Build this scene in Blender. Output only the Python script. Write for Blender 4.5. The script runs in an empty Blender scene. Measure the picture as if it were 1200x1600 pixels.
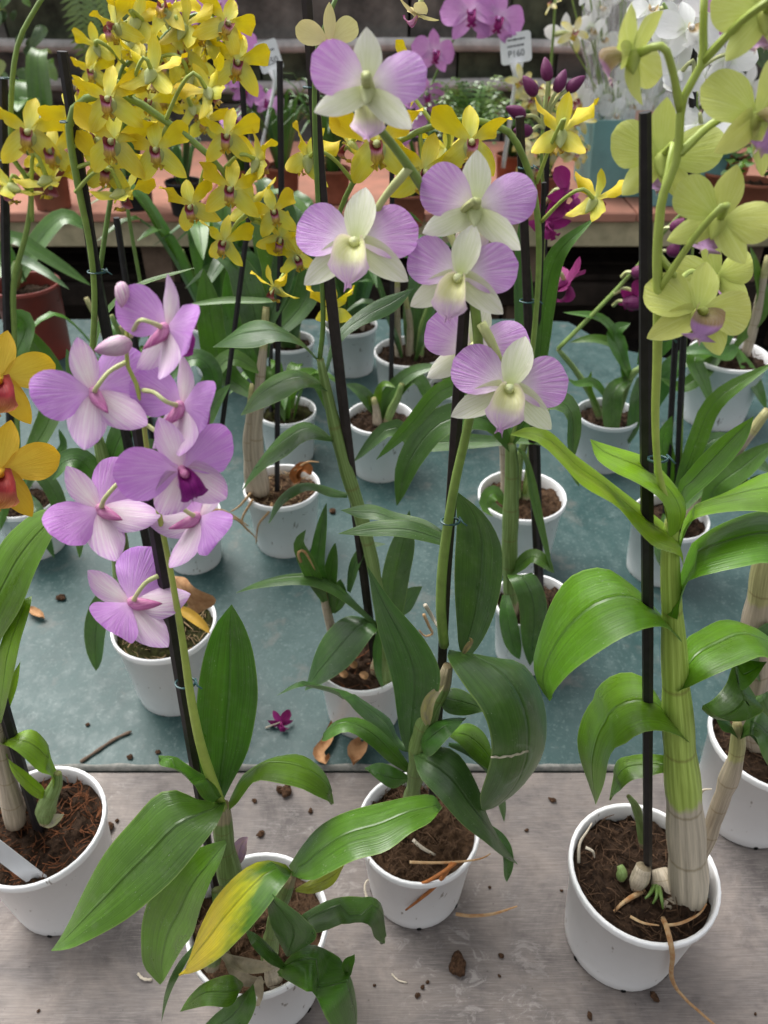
import bpy, math, random
from mathutils import Vector, Matrix, noise

# ------------------------------------------------------------------ camera, sky, sun, exposure
sc = bpy.context.scene
col = sc.collection
W0, H0 = 1200.0, 1600.0
FPX = 1202.0
PITCH = math.radians(37.0)
CAM = Vector((0.0, 0.0, 0.73))
cd = bpy.data.cameras.new('camera')
cam = bpy.data.objects.new('camera', cd)
col.objects.link(cam)
cam.location = CAM
cam.rotation_euler = (math.radians(90) - PITCH, 0, 0)
cd.sensor_fit = 'VERTICAL'
cd.sensor_height = 36.0
cd.lens = 36.0 * FPX / H0
cd.clip_start = 0.02
cd.clip_end = 200
cd.dof.use_dof = True
cd.dof.focus_distance = 0.47
cd.dof.aperture_fstop = (cd.lens / 1000.0) / 0.0020
sc.camera = cam
FWD = Vector((0, math.cos(PITCH), -math.sin(PITCH)))
UPV = Vector((0, math.sin(PITCH), math.cos(PITCH)))
RGT = Vector((1, 0, 0))

SUN_EL, SUN_AZ = math.radians(58), math.radians(-40)
world = bpy.data.worlds.new('World')
sc.world = world
world.use_nodes = True
wn, wl = world.node_tree.nodes, world.node_tree.links
wn.clear()
sky = wn.new('ShaderNodeTexSky')
sky.sky_type = 'NISHITA'
sky.sun_disc = False
sky.sun_elevation = SUN_EL
sky.sun_rotation = SUN_AZ
sky.air_density = 1.0
sky.dust_density = 4.0
hs = wn.new('ShaderNodeHueSaturation')
hs.inputs['Saturation'].default_value = 0.12
bg = wn.new('ShaderNodeBackground')
bg.inputs['Strength'].default_value = 0.12
wo = wn.new('ShaderNodeOutputWorld')
wl.new(sky.outputs[0], hs.inputs['Color'])
wl.new(hs.outputs[0], bg.inputs['Color'])
wl.new(bg.outputs[0], wo.inputs[0])
sd = bpy.data.lights.new('sun', 'SUN')
sd.energy = 1.5
sd.angle = math.radians(40)
sd.color = (1.0, 0.97, 0.92)
sun = bpy.data.objects.new('sun', sd)
col.objects.link(sun)
sdir = Vector((math.sin(SUN_AZ) * math.cos(SUN_EL), math.cos(SUN_AZ) * math.cos(SUN_EL), math.sin(SUN_EL)))
sun.rotation_euler = sdir.to_track_quat('Z', 'Y').to_euler()
sun.location = (0, 0, 5)
sc.view_settings.view_transform = 'Standard'
sc.view_settings.look = 'None'
sc.view_settings.gamma = 1.0
sc.view_settings.exposure = 1.05
sc.view_settings.use_curve_mapping = False
sc.cycles.max_bounces = 8
sc.cycles.transparent_max_bounces = 10
sc.cycles.caustics_reflective = False
sc.cycles.caustics_refractive = False
sc.cycles.sample_clamp_indirect = 6

R = random.Random(11)

# ------------------------------------------------------------------ points: where a sight line meets an upright plane or a level plane
def tanpy(py):
    return math.tan(PITCH + math.atan((py - H0 / 2) / FPX))

def P(px, py, Y):
    d = RGT * ((px - W0 / 2) / FPX) + UPV * (-(py - H0 / 2) / FPX) + FWD
    return CAM + d * (Y / d.y)

def G(px, py, z):
    d = RGT * ((px - W0 / 2) / FPX) + UPV * (-(py - H0 / 2) / FPX) + FWD
    return CAM + d * ((z - CAM.z) / d.z)

def depth(p):
    return (p - CAM).dot(FWD)

# ------------------------------------------------------------------ materials
MATS = {}
def nmat(name):
    m = bpy.data.materials.new(name)
    m.use_nodes = True
    n = m.node_tree.nodes
    n.clear()
    MATS[name] = m
    return m, n, m.node_tree.links

def C4(c):
    return (c[0], c[1], c[2], 1.0)

def mathn(n, l, op, a, b=None, c=None, clamp=False):
    x = n.new('ShaderNodeMath'); x.operation = op; x.use_clamp = clamp
    for i, v in enumerate((a, b, c)):
        if v is None: continue
        if isinstance(v, (int, float)): x.inputs[i].default_value = v
        else: l.new(v, x.inputs[i])
    return x.outputs[0]

def mixc(n, l, fac, a, b, mode='MIX'):
    x = n.new('ShaderNodeMix'); x.data_type = 'RGBA'; x.blend_type = mode
    if isinstance(fac, (int, float)): x.inputs[0].default_value = fac
    else: l.new(fac, x.inputs[0])
    for i, v in ((6, a), (7, b)):
        if isinstance(v, (tuple, list)): x.inputs[i].default_value = C4(v)
        else: l.new(v, x.inputs[i])
    return x.outputs[2]

def ramp(n, l, fac, stops):
    r = n.new('ShaderNodeValToRGB')
    e = r.color_ramp.elements
    while len(e) > 1: e.remove(e[0])
    for i, (p, c) in enumerate(stops):
        k = e[0] if i == 0 else e.new(p)
        k.position = p; k.color = C4(c)
    l.new(fac, r.inputs[0])
    return r.outputs[0]

def noi(n, l, vec, scale, detail=3, rough=0.55, dist=0.0):
    t = n.new('ShaderNodeTexNoise')
    t.inputs['Scale'].default_value = scale
    t.inputs['Detail'].default_value = detail
    t.inputs['Roughness'].default_value = rough
    t.inputs['Distortion'].default_value = dist
    if vec is not None: l.new(vec, t.inputs['Vector'])
    return t.outputs[0]

def maprange(n, l, v, a, b, c=0.0, d=1.0):
    x = n.new('ShaderNodeMapRange')
    x.inputs[1].default_value = a; x.inputs[2].default_value = b
    x.inputs[3].default_value = c; x.inputs[4].default_value = d
    l.new(v, x.inputs[0])
    return x.outputs[0]

def mapping(n, l, vec, scale=(1, 1, 1), loc=None):
    x = n.new('ShaderNodeMapping')
    x.inputs['Scale'].default_value = scale
    if loc is not None: l.new(loc, x.inputs['Location'])
    l.new(vec, x.inputs['Vector'])
    return x.outputs[0]

def finish(n, l, colour, rough=0.5, spec=0.5, trans=0.0, bump=None, bstr=0.2, bdist=0.001, coat=0.0, sheen=0.0):
    p = n.new('ShaderNodeBsdfPrincipled')
    if isinstance(colour, (tuple, list)): p.inputs['Base Color'].default_value = C4(colour)
    else: l.new(colour, p.inputs['Base Color'])
    if isinstance(rough, (int, float)): p.inputs['Roughness'].default_value = rough
    else: l.new(rough, p.inputs['Roughness'])
    p.inputs['Specular IOR Level'].default_value = spec
    p.inputs['Coat Weight'].default_value = coat
    p.inputs['Sheen Weight'].default_value = sheen
    if bump is not None:
        b = n.new('ShaderNodeBump')
        b.inputs['Strength'].default_value = bstr
        b.inputs['Distance'].default_value = bdist
        l.new(bump, b.inputs['Height'])
        l.new(b.outputs[0], p.inputs['Normal'])
    o = n.new('ShaderNodeOutputMaterial')
    if trans > 0:
        t = n.new('ShaderNodeBsdfTranslucent')
        if isinstance(colour, (tuple, list)): t.inputs[0].default_value = C4(colour)
        else: l.new(colour, t.inputs[0])
        mx = n.new('ShaderNodeMixShader'); mx.inputs[0].default_value = trans
        l.new(p.outputs[0], mx.inputs[1]); l.new(t.outputs[0], mx.inputs[2])
        l.new(mx.outputs[0], o.inputs[0])
    else:
        l.new(p.outputs[0], o.inputs[0])

def uvnodes(n, l):
    tc = n.new('ShaderNodeTexCoord')
    s = n.new('ShaderNodeSeparateXYZ')
    l.new(tc.outputs['UV'], s.inputs[0])
    u, v = s.outputs[0], s.outputs[1]
    e = mathn(n, l, 'MULTIPLY', mathn(n, l, 'ABSOLUTE', mathn(n, l, 'SUBTRACT', u, 0.5)), 2.0)
    oi = n.new('ShaderNodeObjectInfo')
    return tc, u, v, e, oi

def jitter(n, l, c, oi, hue=0.012, val=0.12):
    h = n.new('ShaderNodeHueSaturation')
    l.new(c, h.inputs['Color'])
    l.new(maprange(n, l, oi.outputs['Random'], 0, 1, 0.5 - hue, 0.5 + hue), h.inputs['Hue'])
    r2 = mathn(n, l, 'FRACT', mathn(n, l, 'MULTIPLY', oi.outputs['Random'], 17.3))
    l.new(maprange(n, l, r2, 0, 1, 1 - val, 1 + val), h.inputs['Value'])
    return h.outputs[0]

def petal_mat(name, stops, edge=None, vein=None, trans=0.3, rough=0.5, vscale=26):
    m, n, l = nmat(name)
    tc, u, v, e, oi = uvnodes(n, l)
    c = ramp(n, l, v, stops)
    if edge:
        ec, amt, pw = edge
        c = mixc(n, l, mathn(n, l, 'MULTIPLY', mathn(n, l, 'POWER', e, pw), amt), c, ec)
    # veins fan out from the base
    wid = ramp(n, l, v, [(a, (b * 0.4 / (a + 0.1),) * 3) for a, b in ((0, .30), (.08, .42), (.2, .66), (.35, .86), (.5, .98), (.62, 1.), (.75, .93), (.86, .74), (.94, .48), (1, .1))])
    fan = mathn(n, l, 'MULTIPLY', mathn(n, l, 'MULTIPLY', mathn(n, l, 'SUBTRACT', u, 0.5), wid), vscale * 2.6)
    cmb = n.new('ShaderNodeCombineXYZ')
    l.new(fan, cmb.inputs[0])
    l.new(mathn(n, l, 'MULTIPLY', v, 1.4), cmb.inputs[1])
    l.new(mathn(n, l, 'MULTIPLY', oi.outputs['Random'], 31.0), cmb.inputs[2])
    nz = noi(n, l, cmb.outputs[0], 1.0, 3, 0.6, 0.35)
    if vein:
        vc, amt = vein
        c = mixc(n, l, mathn(n, l, 'MULTIPLY', maprange(n, l, nz, 0.44, 0.62), amt), c, vc)
    pz = noi(n, l, tc.outputs['Object'], 9.0, 2)
    c = mixc(n, l, maprange(n, l, pz, 0.4, 0.75, 0, 0.10), c, (1, 1, 1), 'SOFT_LIGHT')
    c = jitter(n, l, c, oi, 0.008, 0.07)
    finish(n, l, c, rough, 0.35, trans, nz, 0.25, 0.02, sheen=0.05)
    return m

def leaf_mat(name, yellow=False, trans=0.22):
    m, n, l = nmat(name)
    tc, u, v, e, oi = uvnodes(n, l)
    rnd = mathn(n, l, 'MULTIPLY', oi.outputs['Random'], 40.0)
    c = oi.outputs['Color']
    cmb = n.new('ShaderNodeCombineXYZ')
    l.new(mathn(n, l, 'MULTIPLY', u, 55.0), cmb.inputs[0])
    l.new(mathn(n, l, 'MULTIPLY', v, 2.0), cmb.inputs[1]); l.new(rnd, cmb.inputs[2])
    vn = noi(n, l, cmb.outputs[0], 1.0, 2, 0.5)
    cm2 = n.new('ShaderNodeCombineXYZ')
    l.new(mathn(n, l, 'MULTIPLY', u, 2.0), cm2.inputs[0])
    l.new(mathn(n, l, 'MULTIPLY', v, 3.0), cm2.inputs[1]); l.new(rnd, cm2.inputs[2])
    pn = noi(n, l, cm2.outputs[0], 1.3, 4, 0.6)
    if yellow:
        f = mathn(n, l, 'ADD', v, mathn(n, l, 'MULTIPLY', mathn(n, l, 'SUBTRACT', pn, 0.5), 0.55))
        f = mathn(n, l, 'SUBTRACT', f, mathn(n, l, 'MULTIPLY', mathn(n, l, 'SUBTRACT', u, 0.5), 0.35))
        c = ramp(n, l, f, [(0.0, (0.05, 0.14, 0.018)), (0.22, (0.09, 0.20, 0.02)), (0.36, (0.42, 0.43, 0.02)), (0.6, (0.72, 0.52, 0.02)), (1, (0.70, 0.47, 0.02))])
    c = mixc(n, l, maprange(n, l, vn, 0.35, 0.7, 0.0, 0.40), c, (0.25, 0.28, 0.22), 'MULTIPLY')
    c = mixc(n, l, maprange(n, l, pn, 0.36, 0.68, 0.0, 0.48), c, (0.78, 0.88, 0.30), 'OVERLAY')
    # midrib groove; edge lighting on the leaf rim painted in as a paler margin
    mid = maprange(n, l, e, 0.0, 0.07, 1.0, 0.0)
    c = mixc(n, l, mathn(n, l, 'MULTIPLY', mid, 0.38), c, (0.025, 0.06, 0.012))
    c = mixc(n, l, mathn(n, l, 'MULTIPLY', maprange(n, l, e, 0.955, 0.985), 0.35), c, (0.30, 0.42, 0.12))
    # lime spots, dust
    sp = noi(n, l, mapping(n, l, tc.outputs['UV'], (26, 70, 1), cmb.outputs[0]), 1.0, 1, 0.4)
    gate = noi(n, l, cm2.outputs[0], 2.2, 1)
    sm = mathn(n, l, 'MULTIPLY', maprange(n, l, sp, 0.715, 0.76), maprange(n, l, gate, 0.50, 0.62))
    c = mixc(n, l, mathn(n, l, 'MULTIPLY', sm, 0.55), c, (0.5, 0.52, 0.45))
    dn = noi(n, l, tc.outputs['Object'], 120.0, 3)
    c = mixc(n, l, maprange(n, l, dn, 0.5, 0.8, 0, 0.07), c, (0.42, 0.46, 0.36))
    c = jitter(n, l, c, oi, 0.01, 0.10)
    h = mathn(n, l, 'SUBTRACT', mathn(n, l, 'MULTIPLY', vn, 0.35), mathn(n, l, 'MULTIPLY', mid, 1.2))
    finish(n, l, c, maprange(n, l, pn, 0.3, 0.7, 0.26, 0.42), 0.6, trans, h, 0.5, 0.0014, coat=0.12)
    return m

def simple(name, c, rough=0.5, spec=0.5, vary=0.25, scale=60.0, bstr=0.15, dark=None, bdist=0.001):
    m, n, l = nmat(name)
    tc = n.new('ShaderNodeTexCoord')
    z = noi(n, l, tc.outputs['Object'], scale, 4, 0.6)
    d = dark or tuple(x * (1 - vary * 1.6) for x in c)
    cc = mixc(n, l, maprange(n, l, z, 0.3, 0.7), d, c)
    finish(n, l, cc, rough, spec, 0, z, bstr, bdist)
    return m

def cane_mat(name, green, paper, split):
    # jointed cane: papery sheath below `split`, green flesh above, darker joint rings, long streaks
    m, n, l = nmat(name)
    tc, u, v, e, oi = uvnodes(n, l)
    cmb = n.new('ShaderNodeCombineXYZ')
    l.new(mathn(n, l, 'MULTIPLY', u, 26.0), cmb.inputs[0])
    l.new(mathn(n, l, 'MULTIPLY', v, 3.5), cmb.inputs[1])
    l.new(mathn(n, l, 'MULTIPLY', oi.outputs['Random'], 20.0), cmb.inputs[2])
    st = noi(n, l, cmb.outputs[0], 1.0, 4, 0.65)
    g = mixc(n, l, maprange(n, l, st, 0.38, 0.72), green, tuple(min(1, x * 1.7 + 0.06) for x in green))
    p = mixc(n, l, maprange(n, l, st, 0.3, 0.72), tuple(x * 0.55 for x in paper), tuple(min(.8, x * 1.15) for x in paper))
    wob = mathn(n, l, 'ADD', v, mathn(n, l, 'MULTIPLY', mathn(n, l, 'SUBTRACT', noi(n, l, tc.outputs['UV'], 9.0, 2), 0.5), 0.05))
    c = mixc(n, l, maprange(n, l, wob, split - 0.01, split + 0.01), p, g)
    ring = mathn(n, l, 'PINGPONG', mathn(n, l, 'MULTIPLY', v, 6.0), 0.5)
    c = mixc(n, l, maprange(n, l, ring, 0.0, 0.04, 0.5, 0.0), c, (0.16, 0.11, 0.03))
    finish(n, l, c, 0.5, 0.4, 0, st, 0.5, 0.0015)
    return m

# flower colours
LAV, LAVD = (0.60, 0.26, 0.72), (0.42, 0.12, 0.56)
petal_mat('purple_petal', [(0, (0.74, 0.50, 0.77)), (0.25, (0.60, 0.30, 0.70)), (1, (0.50, 0.185, 0.63))], (LAVD, 0.25, 4), ((0.74, 0.52, 0.80), 0.4))
petal_mat('purple_sepal', [(0, (0.72, 0.46, 0.60)), (0.3, (0.80, 0.66, 0.73)), (0.75, (0.76, 0.52, 0.74)), (1, (0.60, 0.30, 0.68))], ((0.58, 0.27, 0.66), 0.85, 1.8), ((0.90, 0.86, 0.86), 0.6))
petal_mat('purple_lip', [(0, (0.30, 0.012, 0.20)), (0.6, (0.24, 0.005, 0.20)), (1, (0.36, 0.03, 0.34))], ((0.45, 0.08, 0.42), 0.4, 5), ((0.10, 0.0, 0.10), 0.6), 0.2)
petal_mat('purple_chin', [(0, (0.62, 0.24, 0.45)), (1, (0.38, 0.04, 0.24))], None, ((0.78, 0.5, 0.62), 0.4), 0.2)
petal_mat('pastel_petal', [(0, (0.80, 0.80, 0.62)), (0.22, (0.80, 0.68, 0.78)), (0.5, (0.62, 0.34, 0.69)), (1, (0.53, 0.23, 0.64))], ((0.50, 0.20, 0.61), 0.35, 3), ((0.80, 0.62, 0.84), 0.45))
petal_mat('pastel_sepal', [(0, (0.58, 0.64, 0.26)), (0.3, (0.72, 0.75, 0.50)), (0.8, (0.83, 0.82, 0.72)), (1, (0.80, 0.76, 0.72))], ((0.86, 0.84, 0.80), 0.5, 2), ((0.55, 0.60, 0.28), 0.45))
petal_mat('pastel_lip', [(0, (0.66, 0.70, 0.24)), (0.5, (0.78, 0.78, 0.42)), (0.66, (0.76, 0.58, 0.72)), (1, (0.58, 0.26, 0.68))], ((0.70, 0.46, 0.74), 0.6, 3), ((0.84, 0.82, 0.62), 0.4))
petal_mat('pastel_chin', [(0, (0.55, 0.62, 0.25)), (1, (0.70, 0.74, 0.45))])
petal_mat('lime_petal', [(0, (0.42, 0.50, 0.10)), (0.3, (0.58, 0.64, 0.13)), (1, (0.60, 0.63, 0.15))], ((0.62, 0.66, 0.20), 0.4, 3), ((0.72, 0.76, 0.34), 0.4))
petal_mat('lime_lip', [(0, (0.34, 0.32, 0.10)), (0.52, (0.26, 0.17, 0.07)), (0.60, (0.40, 0.18, 0.45)), (0.9, (0.52, 0.28, 0.60)), (1, (0.66, 0.52, 0.40))], ((0.30, 0.20, 0.10), 0.4, 3), ((0.62, 0.48, 0.62), 0.22), 0.2)
petal_mat('lime_chin', [(0, (0.50, 0.56, 0.13)), (1, (0.45, 0.52, 0.12))])
petal_mat('yellow_petal', [(0, (0.62, 0.63, 0.16)), (0.35, (0.76, 0.62, 0.012)), (1, (0.78, 0.57, 0.004))], ((0.84, 0.62, 0.01), 0.4, 3), ((0.68, 0.50, 0.01), 0.3), 0.2)
petal_mat('yellow_sepal', [(0, (0.55, 0.60, 0.20)), (0.4, (0.68, 0.65, 0.06)), (1, (0.78, 0.60, 0.008))], ((0.82, 0.66, 0.02), 0.6, 2), ((0.80, 0.76, 0.22), 0.4), 0.2)
petal_mat('yellow_lip', [(0, (0.20, 0.03, 0.02)), (0.38, (0.22, 0.02, 0.05)), (0.48, (0.50, 0.20, 0.32)), (0.62, (0.60, 0.40, 0.10)), (1, (0.76, 0.56, 0.02))], ((0.40, 0.20, 0.02), 0.35, 4), ((0.20, 0.03, 0.04), 0.5), 0.15)
petal_mat('yellow_chin', [(0, (0.52, 0.58, 0.22)), (1, (0.60, 0.64, 0.30))])
petal_mat('gold_petal', [(0, (0.70, 0.50, 0.06)), (0.4, (0.74, 0.52, 0.05)), (1, (0.72, 0.44, 0.02))], ((0.72, 0.40, 0.01), 0.4, 3), ((0.62, 0.34, 0.02), 0.4))
petal_mat('gold_lip', [(0, (0.22, 0.012, 0.012)), (0.5, (0.30, 0.02, 0.04)), (0.7, (0.62, 0.24, 0.10)), (1, (0.72, 0.42, 0.03))], None, ((0.42, 0.03, 0.03), 0.8), 0.15, vscale=34)
petal_mat('white_petal', [(0, (0.72, 0.78, 0.60)), (0.3, (0.85, 0.86, 0.85)), (1, (0.87, 0.87, 0.88))], None, ((0.74, 0.78, 0.72), 0.3))
petal_mat('white_lip', [(0, (0.45, 0.32, 0.12)), (0.35, (0.60, 0.45, 0.25)), (0.5, (0.85, 0.85, 0.8)), (1, (0.87, 0.87, 0.87))])
petal_mat('wine_petal', [(0, (0.30, 0.02, 0.18)), (1, (0.26, 0.008, 0.13))], ((0.34, 0.03, 0.2), 0.3, 3), ((0.16, 0.0, 0.08), 0.5), 0.2)
petal_mat('pink_petal', [(0, (0.74, 0.55, 0.74)), (0.4, (0.62, 0.30, 0.62)), (1, (0.60, 0.26, 0.60))], None, ((0.44, 0.10, 0.46), 0.4))
petal_mat('cream_petal', [(0, (0.72, 0.68, 0.42)), (0.45, (0.78, 0.73, 0.42)), (1, (0.74, 0.64, 0.12))], None, ((0.64, 0.60, 0.3), 0.3))
petal_mat('butter_petal', [(0, (0.70, 0.62, 0.34)), (0.4, (0.78, 0.70, 0.34)), (1, (0.78, 0.70, 0.30))], None, ((0.62, 0.50, 0.2), 0.3))
petal_mat('cream_tip', [(0, (0.82, 0.8, 0.6)), (1, (0.84, 0.83, 0.66))])
petal_mat('bud_purple', [(0, (0.66, 0.46, 0.56)), (0.5, (0.74, 0.62, 0.64)), (1, (0.44, 0.12, 0.36))], None, ((0.46, 0.14, 0.40), 0.7), 0.1, vscale=18)
petal_mat('bud_wine', [(0, (0.15, 0.02, 0.09)), (1, (0.13, 0.008, 0.08))], None, ((0.12, 0.0, 0.08), 0.5), 0.1)
leaf_mat('leaf'); leaf_mat('leaf_yellowing', True)
cane_mat('cane_stout', (0.28, 0.38, 0.06), (0.60, 0.53, 0.41), 0.36)
cane_mat('cane_green', (0.13, 0.20, 0.05), (0.42, 0.35, 0.22), 0.10)
cane_mat('cane_paper', (0.46, 0.39, 0.29), (0.56, 0.48, 0.36), 1.2)
cane_mat('cane_dry', (0.30, 0.28, 0.12), (0.48, 0.40, 0.30), 0.80)
simple('stem_green', (0.22, 0.33, 0.07), 0.45, 0.5, 0.2, 90)
simple('stem_lime', (0.40, 0.50, 0.10), 0.45, 0.5, 0.15, 90)
simple('stem_pale', (0.52, 0.56, 0.24), 0.45, 0.5, 0.15, 90)
simple('stem_dark', (0.14, 0.24, 0.05), 0.45, 0.5, 0.2, 90)
simple('stake_black', (0.022, 0.019, 0.021), 0.5, 0.3, 0.3, 120)
simple('stake_brown', (0.035, 0.026, 0.026), 0.5, 0.3, 0.3, 120)
simple('wire_teal', (0.05, 0.13, 0.14), 0.35, 0.5)
simple('root_tan', (0.50, 0.36, 0.20), 0.7, 0.3, 0.3, 150, 0.3, (0.34, 0.15, 0.05))
simple('root_pale', (0.60, 0.53, 0.42), 0.7, 0.3, 0.25, 150, 0.3)
simple('root_rust', (0.42, 0.15, 0.04), 0.7, 0.3, 0.3, 150, 0.3, (0.28, 0.10, 0.03))
simple('dry_leaf', (0.48, 0.28, 0.14), 0.75, 0.3, 0.35, 70, 0.5, (0.25, 0.12, 0.05))
simple('amber_leaf', (0.62, 0.38, 0.05), 0.6, 0.4, 0.2, 70, 0.3)
simple('sheath_paper', (0.56, 0.48, 0.34), 0.65, 0.3, 0.3, 90, 0.4)
simple('soil_dark', (0.052, 0.030, 0.018), 0.95, 0.15, 0.5, 160, 1.0, (0.010, 0.006, 0.004), 0.004)
simple('soil_tan', (0.10, 0.058, 0.032), 0.95, 0.15, 0.5, 160, 1.0, (0.022, 0.012, 0.007), 0.004)
simple('moss_soil', (0.05, 0.055, 0.015), 0.95, 0.15, 0.5, 120, 1.0, (0.014, 0.01, 0.006), 0.004)
simple('fibre_brown', (0.105, 0.060, 0.034), 0.9, 0.2, 0.4, 200, 0.2)
simple('fibre_red', (0.15, 0.055, 0.022), 0.9, 0.2, 0.4, 200, 0.2)
simple('fibre_straw', (0.42, 0.29, 0.16), 0.85, 0.2, 0.4, 200, 0.2)
simple('tag_white', (0.86, 0.87, 0.88), 0.4, 0.5, 0.05, 40)
simple('tag_grey', (0.62, 0.63, 0.65), 0.4, 0.5, 0.08, 40)
simple('ink', (0.10, 0.10, 0.12), 0.7, 0.2)
simple('terracotta', (0.34, 0.12, 0.07), 0.8, 0.3, 0.2, 30, 0.3)
simple('pot_red', (0.30, 0.05, 0.036), 0.45, 0.5, 0.25, 25, 0.1, (0.22, 0.045, 0.034))
simple('hole_dark', (0.012, 0.012, 0.012), 0.9, 0.1)

def pot_mat(name, c):
    m, n, l = nmat(name)
    tc = n.new('ShaderNodeTexCoord'); oi = n.new('ShaderNodeObjectInfo')
    big = noi(n, l, tc.outputs['Object'], 16.0, 4, 0.6)
    fine = noi(n, l, mapping(n, l, tc.outputs['Object'], (1, 1, 0.35)), 150.0, 2)
    cc = mixc(n, l, maprange(n, l, big, 0.35, 0.75, 0, 0.30), c, tuple(x * k for x, k in zip(c, (0.80, 0.78, 0.72))))
    cc = mixc(n, l, maprange(n, l, fine, 0.68, 0.74, 0, 0.75), cc, (0.16, 0.11, 0.07))
    s = n.new('ShaderNodeSeparateXYZ'); l.new(tc.outputs['Object'], s.inputs[0])
    low = maprange(n, l, mathn(n, l, 'ADD', s.outputs[2], mathn(n, l, 'MULTIPLY', big, 0.02)), 0.008, 0.024, 0.38, 0.0)
    cc = mixc(n, l, low, cc, (0.40, 0.36, 0.31))
    finish(n, l, cc, maprange(n, l, big, 0.3, 0.7, 0.32, 0.48), 0.5, 0, fine, 0.03, 0.001)
    return m
pot_mat('pot_white', (0.87, 0.875, 0.885))
pot_mat('pot_grey', (0.60, 0.63, 0.65))

# ------------------------------------------------------------------ mesh helpers
def mesh_obj(name, verts, faces, mat, parent=None, uvs=None, smooth=True, loc=None):
    me = bpy.data.meshes.new(name)
    me.from_pydata([tuple(v) for v in verts], [], faces)
    if uvs is not None:
        ul = me.uv_layers.new(name='UVMap')
        flat = []
        for f in faces:
            for i in f: flat.extend(uvs[i])
        ul.data.foreach_set('uv', flat)
    if smooth: me.polygons.foreach_set('use_smooth', [True] * len(me.polygons))
    me.materials.append(MATS[mat] if isinstance(mat, str) else mat)
    me.update()
    o = bpy.data.objects.new(name, me)
    col.objects.link(o)
    if parent is not None: o.parent = parent
    if loc is not None: o.location = loc
    return o

def obj_from(me, name, parent=None):
    o = bpy.data.objects.new(name, me)
    col.objects.link(o)
    if parent is not None: o.parent = parent
    return o

def tag(o, label=None, cat=None, group=None, kind=None):
    if label: o['label'] = label
    if cat: o['category'] = cat
    if group: o['group'] = group
    if kind: o['kind'] = kind
    return o

def empty(name, loc):
    o = bpy.data.objects.new(name, None)
    o.empty_display_size = 0.02
    col.objects.link(o); o.location = loc
    return o

def grid(nu, nv, f):
    vs, uv, fs = [], [], []
    for j in range(nv + 1):
        for i in range(nu + 1):
            u, v = i / nu, j / nv
            vs.append(f(u, v)); uv.append((u, v))
    for j in range(nv):
        for i in range(nu):
            a = j * (nu + 1) + i
            fs.append((a, a + 1, a + nu + 2, a + nu + 1))
    return vs, fs, uv

def catmull(pts, n):
    pts = [Vector(p) for p in pts]
    if len(pts) == 2:
        return [pts[0].lerp(pts[1], i / (n - 1)) for i in range(n)]
    q = [pts[0] * 2 - pts[1]] + pts + [pts[-1] * 2 - pts[-2]]
    seg = len(pts) - 1
    dense = []
    for s in range(seg):
        a, b, c, d = q[s:s + 4]
        for k in range(12):
            t = k / 12
            dense.append(0.5 * ((2 * b) + (c - a) * t + (2 * a - 5 * b + 4 * c - d) * t * t + (3 * b - a - 3 * c + d) * t ** 3))
    dense.append(pts[-1].copy())
    L = [0.0]
    for i in range(1, len(dense)): L.append(L[-1] + (dense[i] - dense[i - 1]).length)
    out, k = [], 0
    for i in range(n):
        s = L[-1] * i / (n - 1)
        while k < len(L) - 2 and L[k + 1] < s: k += 1
        t = (s - L[k]) / max(1e-9, L[k + 1] - L[k])
        out.append(dense[k].lerp(dense[k + 1], min(1, max(0, t))))
    return out

def interp(tab, t):
    if t <= tab[0][0]: return tab[0][1]
    for (a, x), (b, y) in zip(tab, tab[1:]):
        if t <= b: return x + (y - x) * (t - a) / (b - a)
    return tab[-1][1]

def tube_data(path, radii, ns=8, cap=True):
    n = len(path)
    vs, fs, uv = [], [], []
    prev = None
    for i, p in enumerate(path):
        T = (path[min(i + 1, n - 1)] - path[max(i - 1, 0)]).normalized()
        if prev is None:
            a = Vector((0, 0, 1)) if abs(T.z) < 0.9 else Vector((1, 0, 0))
            prev = T.cross(a).normalized()
        N = (prev - T * prev.dot(T)).normalized(); prev = N
        B = T.cross(N)
        for k in range(ns + 1):
            a = 2 * math.pi * k / ns
            vs.append(p + (N * math.cos(a) + B * math.sin(a)) * radii[i])
            uv.append((k / ns, i / (n - 1)))
    for i in range(n - 1):
        for k in range(ns):
            a = i * (ns + 1) + k
            fs.append((a, a + 1, a + ns + 2, a + ns + 1))
    if cap:
        fs.append(tuple(range(ns - 1, -1, -1)))
        fs.append(tuple((n - 1) * (ns + 1) + k for k in range(ns)))
    return vs, fs, uv

def merge(*parts):
    vs, fs, uv = [], [], []
    for a, b, c in parts:
        o = len(vs)
        vs += list(a); fs += [tuple(i + o for i in f) for f in b]
        uv += list(c) if c is not None else [(0, 0)] * len(a)
    return vs, fs, uv

def lathe(profile, ns=40):
    m = len(profile)
    vs, fs, uv = [], [], []
    for k in range(ns):
        a = 2 * math.pi * k / ns
        for i, (r, z) in enumerate(profile):
            vs.append(Vector((r * math.cos(a), r * math.sin(a), z))); uv.append((k / ns, i / (m - 1)))
    for k in range(ns):
        for i in range(m - 1):
            a, b = k * m + i, ((k + 1) % ns) * m + i
            fs.append((a, b, b + 1, a + 1))
    return vs, fs, uv

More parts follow.
